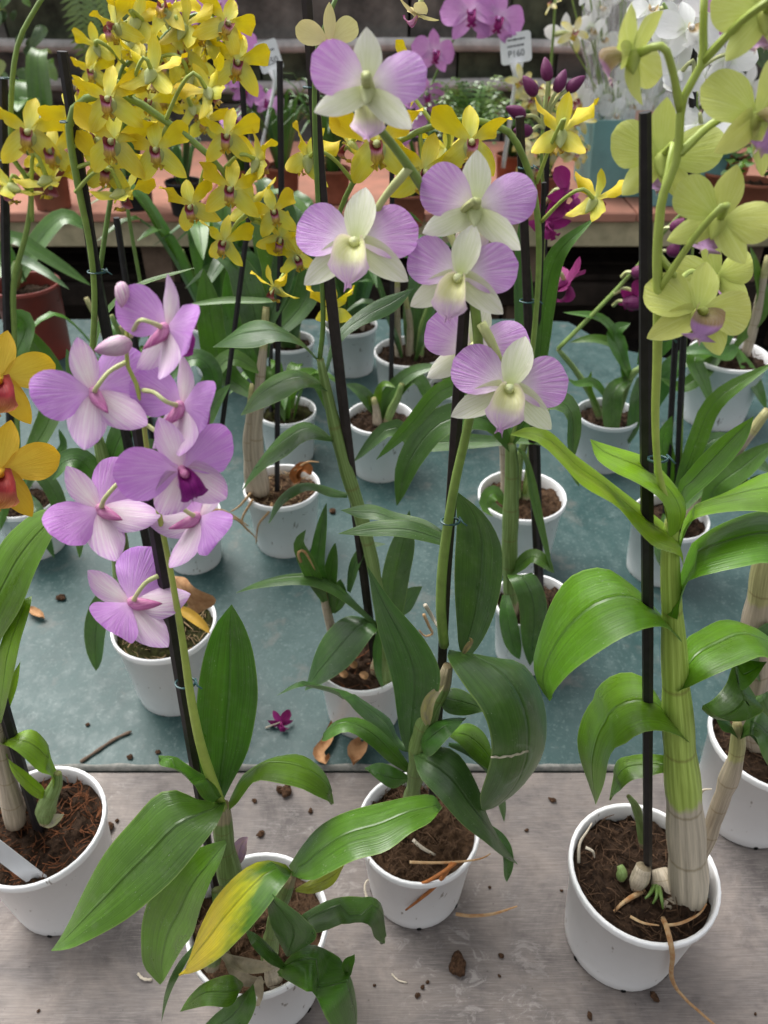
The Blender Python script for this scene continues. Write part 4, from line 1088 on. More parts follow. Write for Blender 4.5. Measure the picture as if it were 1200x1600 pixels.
D.leaf2([(-6, 1130), (-4, 1050), (0, 1010), (28, 945), (50, 931)], [(2, 1130), (9, 1102), (23, 1047), (32, 1000), (46, 954), (50, 931)], (-.01, -.01, .0), (-.01, -.02, .0), 'lime', .06, .05)
D.leaf2([(2, 1130), (12, 1070), (32, 1033)], [(6, 1130), (26, 1075), (32, 1033)], (.0, .01, .01), (.0, .01, .01), 'lime', .1, .0)
D.leaf2([(70, 1238), (66, 1228), (40, 1205), (12, 1185), (10, 1172)], [(76, 1242), (60, 1248), (38, 1232), (18, 1205), (10, 1172)], (-.01, -.01, 0), (-.01, -.02, 0), 'lime', .08, .0)
D.leaf2([(92, 1240), (94, 1220), (83, 1190), (72, 1158), (46, 1139), (0, 1160)], [(82, 1240), (84, 1216), (60, 1204), (28, 1176), (0, 1160)], (-.005, .005, .0), (-.012, -.02, -.01), 'lime', .10, .0)
D.tube('cane', [(72, 1282, -.01), (72, 1262, -.012), (80, 1242, -.012), (88, 1225, -.008), (90, 1208, -.006)], [22, 32, 28, 22, 12], 'cane_green', 16, 10)
D.tube('cane', [(24, 1285, 0), (18, 1250, 0), (8, 1205, 0), (-6, 1130, 0), (-22, 1050, 0)], [34, 30, 24, 20, 18], 'cane_dry', 18, 10, (3, .15))
D.tube('cane', [(36, 1275, .02), (20, 1240, .02), (14, 1200, .02), (6, 1170, .02)], [26, 22, 18, 14], 'cane_dry', 18, 10, (3, .15))
D.leaf([(70, 1288, -.014), (82, 1284, -.016), (96, 1276, -.018), (100, 1272, -.018)], 18, (.55, .50, .42), name='dry_sheath', fold=.3)
# the label strip stuck in the soil
q0, q1 = D.loc(-70, 1276, -.035), D.loc(42, 1362, -.042)
ax = (q1 - q0); sd_ = ax.cross(FWD).normalized() * 0.0075; th_ = ax.cross(sd_).normalized() * 0.0005
q1 = q1 + ax.normalized() * 0.015
vs = [a + b + c for a in (q0, q1) for b in (-sd_, sd_) for c in (-th_, th_)]
mesh_obj('plant_label', vs, [(0, 1, 3, 2), (4, 6, 7, 5), (0, 4, 5, 1), (2, 3, 7, 6), (0, 2, 6, 4), (1, 5, 7, 3)], 'tag_grey', D.root, None, False)

# ------------------------------------------------------------------ middle rows
def spray(pl, stem, w, mat, fl, kind='yellow', n=34, label=None):
    if stem: pl.tube('flower_spike', stem, w, mat, n, 7)
    for (x, y, dy, sz, nrm, roll, st) in fl:
        pl.flower(kind, x, y, dy, sz, nrm, roll, st, 'stem_pale' if kind != 'yellow' else 'stem_lime', 6)

FR, BK, DN = (0.05, -.15, 1), (0.05, .1, -1), (0.1, -.75, -.5)
# E: yellow orchid in the pot with the brown withered leaf
E = Plant('yellow orchid rising from a mossy pot with a brown withered leaf', (256, 972, 162), soil='moss_soil', fib=140, fibmat='fibre_straw')
E.stake([(97, 80, 0), (150, 430, 0), (205, 720, 0), (247, 940, 0)], 16)
E.tube('cane', [(205, 985, 0), (192, 900, 0), (180, 820, 0), (166, 740, 0), (152, 680, 0)], [20, 28, 30, 26, 16], 'cane_green', 26, 10, (5, .15))
E.tube('cane', [(228, 975, -.01), (222, 948, -.012), (222, 920, -.01)], [18, 20, 12], 'cane_green', 10, 9)
E.tube('cane', [(140, 585, 0), (146, 530, 0), (148, 480, 0), (146, 425, 0)], [9, 9, 8, 9], 'cane_dry', 14, 8)
spray(E, [(150, 690, -.006), (143, 590, -.006), (148, 470, -.006), (140, 380, -.006), (122, 290, -.006), (108, 200, -.006), (122, 162, -.008), (160, 148, -.010), (205, 154, -.012), (250, 183, -.014), (310, 228, -.016), (350, 270, -.018), (380, 325, -.02), (396, 345, -.02)], [12, 10, 9, 9, 11, 12, 12, 10, 7], 'stem_green', [
    (172, 156, -.03, 112, FR, 0, (190, 150, -.011)), (178, 222, -.03, 122, FR, 4, (200, 155, -.012)), (170, 262, -.01, 104, (.1, -.3, .9), 10, (118, 262, -.006)),
    (246, 235, -.03, 108, FR, -6, (262, 195, -.014)), (192, 302, -.015, 96, (.25, -.45, -.8), 20, (118, 300, -.006)), (238, 112, -.02, 104, BK, 15, (202, 152, -.012)),
    (325, 142, -.02, 90, (.3, .1, -.9), -30, (258, 190, -.014)), (356, 214, -.025, 96, FR, 6, (322, 240, -.016)), (361, 296, -.03, 104, FR, 0, (356, 276, -.018)),
    (300, 322, -.025, 92, (-.1, -.3, .9), -10, (326, 250, -.016)), (352, 378, -.025, 84, (-.1, -.3, .9), 12, (385, 335, -.02)), (402, 250, -.02, 88, (.6, .2, -.6), 20, (352, 262, -.018)),
    (428, 332, -.025, 84, (.1, -.1, .95), -14, (384, 325, -.02)), (438, 372, -.02, 84, (.1, -.5, .8), 10, (392, 340, -.02)), (462, 400, -.02, 78, (.3, -.5, .8), -20, (396, 345, -.02)),
    (392, 318, .0, 90, BK, -10, (378, 318, -.02)), (120, 178, .01, 96, (.2, .1, .9), -30, (112, 195, -.006)), (150, 218, .012, 100, (-.3, 0, .9), -20, (112, 230, -.006))])
# second spray of the same plant, behind
spray(E, [(146, 500, .03), (170, 330, .04), (200, 170, .05), (240, 80, .05), (290, 30, .05), (340, 20, .05)], [8, 8, 8, 8], 'stem_dark', [
    (182, 40, .03, 104, (-.55, -.3, .6), -8, (240, 80, .05)), (214, 30, .035, 100, (.1, .3, -.9), 14, (252, 68, .05)), (288, 40, .03, 92, (.3, .3, -.8), 20, (285, 35, .05)),
    (352, 38, .03, 100, (.5, -.1, .7), 20, (310, 26, .05)), (285, 84, .03, 90, (.1, -.2, .9), -16, (262, 60, .05)), (370, 100, .03, 104, (.3, -.1, .9), 8, (330, 24, .05)),
    (296, 120, .03, 80, BK, -10, (228, 105, .05)), (262, 20, .03, 92, (-.2, .4, .8), 0, (270, 48, .05)), (236, 160, .03, 80, FR, 12, (210, 150, .05)), (330, 62, .04, 84, (-.2, .3, .9), 30, (310, 26, .05))])
E.leaf([(140, 590, .0), (158, 505, .01), (210, 450, .015), (306, 418, .02)], 17, 'mid', 20)
E.leaf([(190, 905, -.02), (165, 935, -.04), (150, 985, -.05), (150, 1048, -.055)], 40, 'deep', 0)
E.leaf([(196, 905, 0), (190, 880, -.02), (215, 862, -.03), (225, 880, -.03)], 20, 'deep', 0)
E.leaf([(160, 760, 0), (130, 722, -.01), (100, 722, -.015), (82, 750, -.02)], 38, 'deep')
E.leaf([(168, 740, 0), (190, 680, .01), (220, 645, .01), (262, 640, .0)], 46, 'deep')
E.leaf([(180, 800, 0), (212, 770, -.01), (235, 735, -.01), (252, 690, -.01)], 44, 'deep')
E.leaf([(180, 830, .0), (150, 800, -.02), (128, 830, -.03), (124, 872, -.03)], 24, 'mid')
E.leaf([(152, 685, 0), (130, 640, .0), (118, 590, .01), (104, 545, .02)], 28, 'deep')
E.leaf2([(304, 960), (292, 945), (280, 925), (270, 900)], [(306, 962), (318, 952), (334, 936), (316, 916), (298, 906), (270, 900)], (-.01, .01, .02), (-.01, -.02, .02), 'mid', .25, .12, .12, 'dry_leaf', name='dry_leaf')
for nm, pts, w, m_ in ( ('dry_leaf', [(207, 900, -.01), (210, 880, -.014), (218, 862, -.016), (226, 858, -.014)], 28, 'dry_leaf'), ('dry_leaf', [(278, 950, -.02), (298, 962, -.035), (318, 978, -.045), (328, 990, -.05)], 17, 'amber_leaf')):
    E.leaf(pts, w, 'mid', mat=m_, fold=.35, name=nm)
E.tie(107, 190, -.004, 26); E.tie(152, 424, -.004, 30)

# H: yellow orchid whose spray arches over
H = Plant('yellow orchid with one long spray arching leftwards behind the pastel blooms', (836, 938, 128), soil='soil_dark', fib=120)
H.stake([(812, 182, 0), (826, 520, 0), (834, 760, 0), (840, 900, 0)], 14, 'stake_brown')
H.stake([(850, 285, .03), (838, 600, .03), (846, 900, .01)], 8)
H.tube('cane', [(800, 960, -.01), (796, 880, -.012), (798, 800, -.012), (800, 740, -.01), (798, 690, -.008)], [20, 24, 26, 24, 18], 'cane_green', 24, 10, (4, .12))
spray(H, [(798, 700, -.008), (824, 600, -.008), (838, 480, -.008), (842, 380, -.008), (836, 310, -.008), (824, 262, -.010), (800, 212, -.015), (770, 194, -.02), (725, 188, -.025), (680, 196, -.03), (625, 220, -.03), (580, 256, -.03), (550, 288, -.03), (525, 350, -.02), (512, 430, -.01), (508, 455, -.01)], [12, 10, 9, 9, 10, 11, 11, 10, 9, 7, 6], 'stem_green', [
    (590, 225, -.045, 140, (-.1, -.2, 1), -4, (628, 219, -.03)), (481, 246, -.04, 100, (-.55, .35, -.7), 5, (552, 284, -.03)), (664, 268, -.045, 122, (.1, -.3, 1), 10, (656, 206, -.03)),
    (735, 222, -.045, 120, (.05, -.2, 1), 0, (730, 189, -.025)), (640, 118, -.01, 84, (.8, .2, .3), 0, (678, 196, -.03)), (876, 206, -.02, 112, (.1, .2, -.97), 4, (838, 286, -.008)),
    (930, 312, -.02, 92, (.75, .1, -.6), 40, (846, 346, -.008)), (430, 450, -.01, 74, (-.5, -.6, .3), 20, (510, 430, -.01)), (520, 482, -.015, 84, (.0, -.55, .8), 0, (508, 452, -.01)),
    (700, 235, -.0, 80, BK, 0, (690, 194, -.03)), (545, 225, -.02, 90, (-.6, -.2, -.3), -40, (600, 240, -.03))], n=44)
H.tie(822, 262, -.006, 24); H.tie(825, 470, -.004, 26)
H.leaf([(798, 700, -.01), (760, 655, -.02), (690, 660, -.03), (640, 720, -.04), (620, 790, -.05)], 48, 'deep', 10)
H.leaf([(790, 690, 0), (740, 610, 0), (690, 610, -.02), (640, 665, -.03), (588, 718, -.04)], 30, 'mid', 35)
H.leaf([(796, 690, 0), (720, 690, .03), (655, 690, .05), (610, 668, .05), (552, 722, .04)], 30, 'blue', 20)
H.leaf([(800, 690, -.01), (840, 630, -.02), (890, 640, -.03), (895, 720, -.03)], 42, 'deep', 10)
H.leaf([(800, 690, 0), (850, 690, .0), (885, 720, .0), (905, 760, .0)], 26, 'mid', 10)
H.leaf([(808, 700, -.01), (818, 640, -.02), (830, 760, -.03), (862, 885, -.04)][0:1] + [(822, 720, -.02), (838, 800, -.03), (862, 892, -.04)], 26, 'mid', 35)
H.leaf([(800, 895, -.02), (830, 870, -.03), (852, 880, -.04), (866, 895, -.04)], 26, 'mid', 10)
H.leaf([(800, 905, -.02), (815, 900, -.05), (835, 950, -.065), (828, 1040, -.07)], 46, 'deep', -5)
H.leaf([(790, 930, -.02), (792, 960, -.04), (800, 1000, -.055), (812, 1030, -.06)], 30, 'deep')
H.leaf([(826, 620, .02), (820, 520, .03), (815, 420, .03), (812, 345, .03)], 34, 'blue', 0)
H.leaf([(842, 600, .02), (850, 480, .03), (870, 400, .03), (930, 340, .02)], 34, 'mid', 0)
H.leaf([(798, 690, 0), (770, 640, .02), (750, 600, .02), (720, 590, .02)], 36, 'mid', 0)

# G: dark leaved orchid with the long stake
Gp = Plant('dark leaved orchid tied to a long stake, one butter yellow bloom at its top', (566, 1024, 146), soil='soil_dark', fib=60, fibmat='fibre_red')
Gp.stake([(478, -20, 0), (508, 380, 0), (528, 560, 0), (556, 800, 0), (584, 1020, 0)], 18, 'stake_brown')
Gp.tube('cane', [(585, 1060, -.01), (598, 1000, -.008), (586, 900, -.006), (565, 810, -.004), (540, 730, -.002), (522, 660, 0), (508, 600, 0), (500, 560, 0)], [22, 20, 20, 20, 22, 22, 20, 12], 'cane_green', 40, 10, (8, .12))
Gp.tube('cane', [(602, 1095, -.03), (603, 1060, -.026), (600, 1010, -.02), (598, 980, -.012)], [16, 20, 24, 22], 'cane_green', 14, 10, (2, .15))
Gp.tube('flower_spike', [(499, 565, 0), (505, 500, 0), (500, 380, -.004), (492, 200, -.008), (494, 90, -.010), (508, 40, -.012), (528, -10, -.012)], [8, 8, 8, 8, 8, 7], 'stem_dark', 26, 7)
Gp.flower('butter', 515, 66, -.02, 104, (.15, -.3, .9), -6, (500, 60, -.012))
Gp.flower('butter', 652, 22, -.02, 70, (-.2, -.7, -.2), 140, (560, -25, -.01))
Gp.tie(487, 136, 0, 26)
dk = 'blue'
Gp.leaf2([(498, 562), (468, 531), (434, 509), (407, 501), (380, 507), (355, 525), (333, 543)], [(498, 566), (471, 542), (434, 534), (400, 542), (365, 543), (333, 543)], (0, .02, .02), (0, -.02, .01), dk, .08, .02)
Gp.leaf2([(512, 608), (492, 591), (461, 579), (427, 585), (400, 608), (377, 649)], [(512, 612), (475, 605), (444, 622), (411, 639), (377, 649)], (0, .02, .0), (-.005, -.03, -.01), dk, .08, .02)
Gp.leaf2([(521, 686), (495, 664), (471, 659), (441, 679), (411, 713), (392, 742), (380, 766)], [(521, 690), (482, 689), (448, 713), (414, 730), (380, 766)], (0, .02, -.01), (-.005, -.035, -.02), dk, .08, .02)
Gp.leaf2([(542, 770), (495, 757), (458, 760), (431, 784), (421, 818)], [(542, 778), (515, 777), (482, 765), (448, 784), (421, 818)], (0, .01, -.01), (-.005, -.025, -.02), dk, .08, .0)
Gp.leaf2([(506, 590), (518, 535), (545, 500), (590, 468), (647, 450)], [(508, 592), (526, 545), (560, 512), (615, 488), (647, 450)], (0, .03, .04), (0, .02, .04), dk, .06, .03)
Gp.leaf2([(590, 978), (577, 967), (542, 963), (512, 987), (490, 1026), (477, 1079)], [(592, 984), (585, 991), (546, 1039), (503, 1069), (477, 1079)], (-.01, -.01, -.035), (-.014, -.05, -.045), 'blue', .08, .03)
Gp.leaf2([(590, 974), (564, 948), (533, 917), (490, 898), (447, 898), (403, 909), (369, 927)], [(588, 980), (560, 958), (512, 926), (468, 913), (403, 919), (369, 927)], (-.01, .0, -.01), (-.014, -.03, -.015), 'blue', .08, .0)
Gp.leaf2([(605, 965), (595, 940), (597, 900), (610, 850), (640, 797)], [(618, 968), (630, 955), (640, 900), (648, 850), (640, 797)], (-.005, .0, .01), (-.005, .0, .01), 'blue', -.05, .08)
Gp.leaf2([(612, 965), (625, 930), (640, 918), (660, 916)], [(618, 970), (640, 955), (652, 936), (660, 916)], (0, .02, .03), (0, .02, .03), 'blue', .05, .0)
Gp.leaf([(594, 970, -.02), (588, 1010, -.03), (590, 1050, -.04), (600, 1080, -.045)], 26, 'mid', 60)
Gp.leaf([(545, 925, .0), (556, 880, .0), (575, 855, .0), (603, 850, .0)], 20, 'blue', 20)
for a in ([(512, 962, .0), (505, 915, .0), (496, 880, .0), (510, 786, .0)], [(520, 958, 0), (515, 920, 0), (520, 880, .0), (524, 848, 0)], [(522, 955, 0), (530, 940, 0), (532, 920, .0), (532, 905, 0)], [(508, 940, -.01), (480, 880, -.01), (468, 850, -.01), (478, 828, -.01)]):
    Gp.leaf(a, 26, 'deep', 15)
Gp.tube('cane', [(520, 1010, 0), (518, 985, 0), (510, 950, 0), (504, 915, 0)], [14, 15, 14, 10], 'cane_dry', 12, 8)
Gp.roots('root_tan', [(470, 878, -.012), (466, 864, -.014), (476, 862, -.014), (492, 890, -.012)], [(662, 960, .0), (672, 982, 0), (676, 990, 0), (664, 994, 0), (655, 985, .0)], w=5)
for q in ((530, 1050), (562, 1052), (545, 1035)):
    Gp.leaf([(q[0], q[1], -.025), (q[0] + 8, q[1] + 4, -.027), (q[0] + 12, q[1] + 8, -.028)], 12, 'mid', mat='dry_leaf', name='bark_chip', fold=.3)

# F: right edge pot
Fp = Plant('orchid with a thick papery cane and curled dark leaves, pot cut by the wooden front edge', (1212, 1152, 198), fib=240, fibmat='fibre_brown')
Fp.root['label'] = 'orchid with a thick papery cane in the white pot behind the stout lime orchid'
Fp.tube('cane', [(1186, 1190, 0), (1176, 1110, 0), (1180, 1040, 0), (1186, 970, 0), (1196, 900, 0), (1204, 850, 0)], [30, 40, 46, 52, 46, 40], 'cane_dry', 34, 12, (5, .14))
Fp.leaf([(1190, 1060, -.01), (1180, 1020, -.02), (1200, 990, -.02), (1240, 980, -.02)], 46, 'deep')
Fp.leaf([(1196, 890, 0), (1240, 840, 0), (1290, 820, 0), (1320, 850, 0)], 60, 'mid')
Fp.leaf([(1168, 1115, -.03), (1186, 1085, -.035), (1196, 1100, -.04), (1215, 1150, -.04)], 34, 'mid')

# N: yellow orchid at the left edge behind the gold one
N = Plant('yellow orchid tied to a black stake behind the golden orchid', (36, 778, 104), soil='soil_dark', fib=60)
N.stake([(5, 122, 0), (9, 400, 0), (16, 660, 0), (22, 775, 0)], 13)
spray(N, [(30, 740, 0), (26, 640, .0), (22, 520, .0), (22, 440, -.004), (40, 370, -.01), (48, 320, -.012), (46, 280, -.012), (20, 248, -.01), (18, 150, -.01), (28, 70, -.012), (55, 15, -.012), (75, -15, -.012)], [9, 8, 8, 9, 9, 8, 8, 8, 7], 'stem_green', [
    (46, 208, -.03, 120, (.25, -.1, .95), 4, (20, 250, -.01)), (86, 238, -.02, 104, (-.1, -.1, .95), -6, (44, 275, -.012)), (16, 292, -.03, 92, (-.5, -.5, -.5), -30, (46, 300, -.012)), (76, 282, -.03, 100, (.1, -.45, -.85), 10, (50, 345, -.012))], n=40)
N.tie(12, 250, -.005, 22); N.tie(12, 122, -.005, 22)
N.leaf([(40, 770, -.02), (60, 740, -.03), (90, 780, -.04), (96, 840, -.05)], 26, 'deep')
N.leaf([(30, 770, -.02), (20, 720, -.03), (28, 790, -.05)][0:2] + [(10, 760, -.04), (0, 830, -.05)], 26, 'mid')
N.leaf([(26, 600, .0), (50, 590, .03), (80, 600, .04), (90, 640, .04)][0:1] + [(24, 560, .02), (40, 510, .03), (10, 485, .03)], 52, 'mid')
N.leaf([(30, 740, .02), (80, 650, .03), (84, 590, .05), (30, 500, .06)], 46, 'mid')
N.leaf([(30, 760, 0), (70, 735, .0), (100, 700, .0), (92, 670, .0)], 24, 'deep')
N.leaf([(40, 770, 0), (60, 800, -.04), (68, 830, -.05), (85, 872, -.06)], 20, 'deep')

# O: pot behind the lavender blooms, small deep yellow flowers
O = Plant('smaller deep yellow orchid behind the mossy pot, roots spilling from its rim', (292, 800, 104), soil='soil_tan', fib=120, fibmat='fibre_straw')
O.stake([(182, 340, 0), (215, 560, 0), (258, 790, 0)], 10); O.stake([(378, 120, .04), (390, 330, .04), (330, 800, .0)], 9)
spray(O, [(275, 800, 0), (240, 560, 0), (200, 330, .02), (190, 220, .03), (180, 150, .04), (195, 100, .05), (240, 80, .06)], [7, 7, 6, 6, 6], 'stem_dark', [
    (150, 72, .04, 66, (-.4, .4, -.8), -20, (195, 100, .05)), (145, 112, .04, 66, FR, 0, (184, 140, .04)), (205, 66, .04, 70, BK, 20, (220, 88, .055)), (222, 98, .04, 70, FR, -10, (225, 86, .055)),
    (262, 104, .05, 72, FR, 20, (235, 82, .06)), (254, 150, .05, 72, (.1, -.3, .9), -10, (240, 80, .06)), (300, 168, .05, 70, BK, -20, (240, 82, .06)), (132, 142, .04, 60, (-.2, 0, .9), 10, (182, 150, .04)),
    (235, 190, .05, 66, (-.2, -.3, .9), 0, (200, 200, .03)), (180, 120, .05, 66, FR, 24, (186, 130, .04)), (285, 140, .06, 66, BK, 0, (240, 82, .06)), (322, 190, .06, 72, FR, 12, (240, 84, .06)), (205, 128, .06, 64, BK, 30, (190, 110, .05)), (262, 60, .06, 66, FR, -20, (238, 80, .06)), (310, 100, .07, 66, FR, -10, (240, 80, .06))])
O.tube('cane', [(285, 812, 0), (262, 720, 0), (255, 640, .01), (250, 580, .01)], [14, 16, 14, 10], 'cane_dry', 16, 8, (3, .15))
for a in ([(252, 600, .01), (300, 560, .02), (330, 580, .02), (335, 640, .02)], [(255, 640, .01), (230, 600, .02), (200, 610, .02), (190, 660, .02)], [(262, 700, 0), (300, 690, -.01), (330, 640, 0), (360, 600, 0)], [(262, 720, 0), (240, 700, -.02), (228, 720, -.03), (222, 780, -.03)]): O.leaf(a, 34, 'deep')
O.roots('root_tan', [(330, 800, -.03), (350, 808, -.04), (370, 812, -.04), (395, 835, -.03)], [(320, 806, -.04), (340, 796, -.045), (365, 806, -.045), (388, 822, -.04)], [(262, 812, -.045), (245, 820, -.05), (232, 814, -.05), (220, 822, -.05)], w=4)

# I: pot with rusty withered bloom
I = Plant('orchid with a pale grey cane, orange withered bloom on its straw litter', (440, 758, 120), soil='soil_tan', fib=260, fibmat='fibre_straw')
I.stake([(437, 95, .03), (440, 330, .02), (434, 560, .01), (433, 745, 0)], 10)
I.tube('cane', [(408, 770, -.01), (400, 700, -.008), (404, 620, 0), (412, 540, .01), (416, 480, .015)], [30, 24, 18, 14, 12], 'cane_dry', 26, 10, (5, .15))
I.tube('cane', [(396, 765, -.01), (388, 690, -.008), (392, 640, 0), (396, 600, .01)], [26, 20, 14, 12], 'cane_dry', 20, 10, (3, .15))
for a, w, c in (([(412, 560, .01), (395, 480, .02), (372, 420, .03), (330, 395, .03)], 50, 'blue'), ([(405, 600, .01), (380, 540, .02), (368, 470, .03), (362, 405, .03)], 46, 'mid'), ([(400, 620, .01), (350, 580, .03), (330, 500, .03), (318, 420, .04)], 48, 'mid'),
    ([(405, 580, .0), (360, 560, .0), (325, 600, .0), (310, 640, .0)], 34, 'mid'), ([(414, 520, .01), (440, 440, .02), (452, 360, .03), (448, 300, .04)], 42, 'blue'), ([(412, 500, .02), (430, 420, .03), (400, 330, .04), (380, 290, .05)], 44, 'mid'), ([(410, 540, .02), (470, 480, .03), (490, 420, .04), (500, 340, .04)], 46, 'blue'), ([(300, 476, .0), (350, 470, .0), (400, 470, .0), (440, 470, .0)], 14, 'mid')):
    I.leaf(a, w, c)
I.roots('root_tan', [(425, 785, -.045), (420, 800, -.052), (404, 820, -.05), (400, 850, -.049)], [(392, 770, -.04), (375, 790, -.045), (360, 800, -.045)], [(395, 780, -.04), (378, 815, -.045), (398, 838, -.046), (402, 846, -.048)], [(460, 735, -.02), (480, 722, -.02), (498, 722, -.02)], w=4)
I.leaf([(465, 752, -.02), (468, 738, -.02), (478, 732, -.022), (486, 742, -.024)], 20, 'mid', mat='root_rust', fold=.4, name='withered_bloom')
I.leaf([(462, 755, -.02), (460, 744, -.02), (465, 734, -.022), (473, 730, -.024)], 14, 'mid', mat='root_rust', fold=.4, name='withered_bloom')

# J, K: small pots with young shoots
J = Plant('small orchid with short young shoots in a clean white pot', (594, 650, 107), soil='soil_dark', fib=120)
J.stake([(612, 200, .03), (613, 460, .03), (611, 600, .01)], 9)
for a, w, c in (([(590, 650, 0), (590, 620, 0), (600, 600, -.01), (618, 605, -.02)], 14, 'fresh'), ([(596, 655, 0), (602, 625, 0), (640, 585, 0), (690, 570, 0)], 26, 'deep'), ([(600, 650, 0), (620, 610, 0), (650, 590, 0), (680, 640, 0)], 30, 'mid'), ([(590, 650, 0), (575, 625, 0), (560, 610, 0), (540, 600, 0)], 24, 'blue'), ([(586, 652, 0), (580, 630, 0), (575, 618, 0)], 10, 'fresh')): J.leaf(a, w, c)
J.tube('cane', [(604, 660, -.01), (612, 640, -.01), (622, 620, -.01), (628, 600, -.01)], [12, 14, 12, 9], 'cane_green', 12, 8)
J.tube('cane', [(590, 662, -.01), (588, 640, -.01), (584, 622, -.01)], [16, 12, 8], 'cane_dry', 10, 8)
K = Plant('small pot of tangled young shoots behind the orange withered bloom', (448, 640, 92), soil='moss_soil', fib=80)
K.clump(8, .09, .17, .022, 'mid', 5); K.leaf([(432, 640, 0), (415, 600, .0), (425, 580, .0), (445, 660, -.03)], 20, 'mid')
K.leaf([(440, 640, 0), (470, 590, 0), (500, 600, -.01), (520, 655, -.02)], 28, 'fresh'); K.stake([(420, 300, .05), (424, 640, 0)], 8)

def backrow(label, pot, seed, n=9, lo=.16, hi=.34, w=.032, c='mid', **kw):
    p = Plant(label, pot, fib=50, ns=28, **kw)
    p.clump(n, lo, hi, w, c, seed)
    r = random.Random(seed)
    for k in range(3):
        x = r.uniform(-.4, .4) * p.R_
        pa = catmull([Vector((x, 0, p.soil_z - .01)), Vector((x * 1.3, .01, p.soil_z + .06)), Vector((x * 1.8 + r.uniform(-.02, .02), 0, p.soil_z + r.uniform(.12, .2)))], 14)
        vs, fs, uv = tube_data(pa, [.007 * (1 + .15 * abs(math.sin(i * .9))) * (1 - .035 * i) for i in range(14)], 8)
        mesh_obj('cane', vs, fs, r.choice(['cane_green', 'cane_dry']), p.root, uv)
    return p
backrow('orchid with drooping grey green leaves in the pot behind the small young shoots', (640, 548, 112), 21, 10, .14, .30, .03, 'blue')
backrow('leafy orchid half hidden behind the lavender spray, short of the terracotta pot', (196, 596, 74), 22, 7, .12, .24, .026, 'mid')
backrow('broad leaved orchid at the far edge of the teal board behind the grey cane', (335, 500, 92), 23, 12, .24, .42, .048, 'mid')
backrow('tall dark orchid in the far row between two stakes', (452, 532, 78), 24, 10, .2, .36, .04, 'blue')
backrow('leafy orchid in a plain pot at the far edge, right of the tall dark one', (548, 506, 84), 25, 10, .18, .36, .036, 'deep')
backrow('orchid with short leaves behind the drooping grey green one', (712, 600, 84), 26, 6, .08, .16, .028, 'mid')
Hh = backrow('orchid with wine red blooms in a round white pot of brown soil', (816, 772, 138), 27, 0, soil='soil_tan')
for a, w, c in (([(792, 790, -.01), (772, 770, -.02), (762, 790, -.03), (800, 812, -.04)], 26, 'mid'),): Hh.leaf(a, w, c)
Hh.stake([(856, 190, .02), (848, 500, .02), (836, 770, 0)], 9)
spray(Hh, [(820, 770, 0), (838, 600, .0), (846, 440, 0), (850, 330, 0), (846, 240, 0), (852, 150, 0)], [8, 7, 7, 6, 5], 'stem_green', [
    (885, 302, -.01, 84, (.6, -.2, .3), 40, (850, 320, 0)), (856, 348, -.01, 78, (-.3, -.4, .4), -30, (848, 370, 0)), (884, 442, -.01, 88, (.4, -.3, -.3), 50, (848, 462, 0))], 'wine')
for x, y, n_ in ((838, 150, (-.6, .8, .2)), (856, 128, (-.1, 1, .2)), (884, 142, (.8, .5, .2)), (822, 182, (-.9, .3, .2)), (832, 205, (-.8, -.1, .3)), (868, 145, (.3, .6, .2))): Hh.bud('wine', x, y, -.01, 36, n_, (849, 200, 0))

Lp = Plant('magenta budded orchid with a slanting green stem and hanging leaves', (950, 645, 98), potmat='pot_grey', fib=60)
Lp.tube('flower_spike', [(945, 645, .0), (872, 545, .0), (935, 482, .0), (1000, 412, .0), (1040, 360, 0), (1080, 318, 0)][1:], [7, 7, 6, 5], 'stem_green', 20, 7)
Lp.tube('cane', [(940, 660, 0), (925, 620, 0), (900, 580, .01), (872, 546, .0)], [12, 11, 9, 7], 'cane_green', 14, 8, (3, .15))
Lp.tube('cane', [(962, 655, 0), (985, 590, 0), (1010, 570, 0)], [14, 13, 10], 'cane_green', 12, 8)
for x, y, n_ in ((1045, 356, (.9, .1, .2)), (1075, 352, (.9, .15, .2)), (1040, 392, (.9, 0, .2)), (985, 425, (.9, -.1, .2)), (972, 470, (.8, -.3, .4))): Lp.bud('wine', x, y, -.01, 42, n_, (x - 14, y + 8, 0))
Lp.flower('wine', 990, 466, -.01, 60, (.3, -.6, .3), 80, (958, 458, 0))
for a, w, c, r_ in (([(985, 600, 0), (965, 545, 0), (930, 530, 0), (890, 535, 0)], 20, 'mid', 0), ([(975, 600, 0), (968, 540, 0), (940, 498, 0), (880, 488, 0)], 17, 'mid', 0), ([(985, 590, 0), (960, 610, -.02), (955, 650, -.03), (958, 695, -.04)], 32, 'deep', 0), ([(1000, 590, 0), (995, 620, -.02), (990, 660, -.03), (982, 694, -.04)], 24, 'deep', 0),
    ([(985, 590, 0), (970, 555, -.01), (960, 520, 0), (985, 505, 0)], 34, 'mid', 0), ([(958, 640, 0), (930, 600, -.02), (900, 600, -.03), (885, 590, -.03)], 18, 'mid', 0), ([(940, 645, 0), (925, 620, -.01), (920, 600, -.01), (924, 580, -.01)], 12, 'fresh', 0), ([(1000, 570, 0), (1020, 520, .0), (1030, 480, .0), (1010, 450, 0)], 30, 'deep', 0)): Lp.leaf(a, w, c, r_)
Mp = Plant('orchid in a tall white pot at the right, broad leaf across its rim', (1140, 552, 122), fib=50)
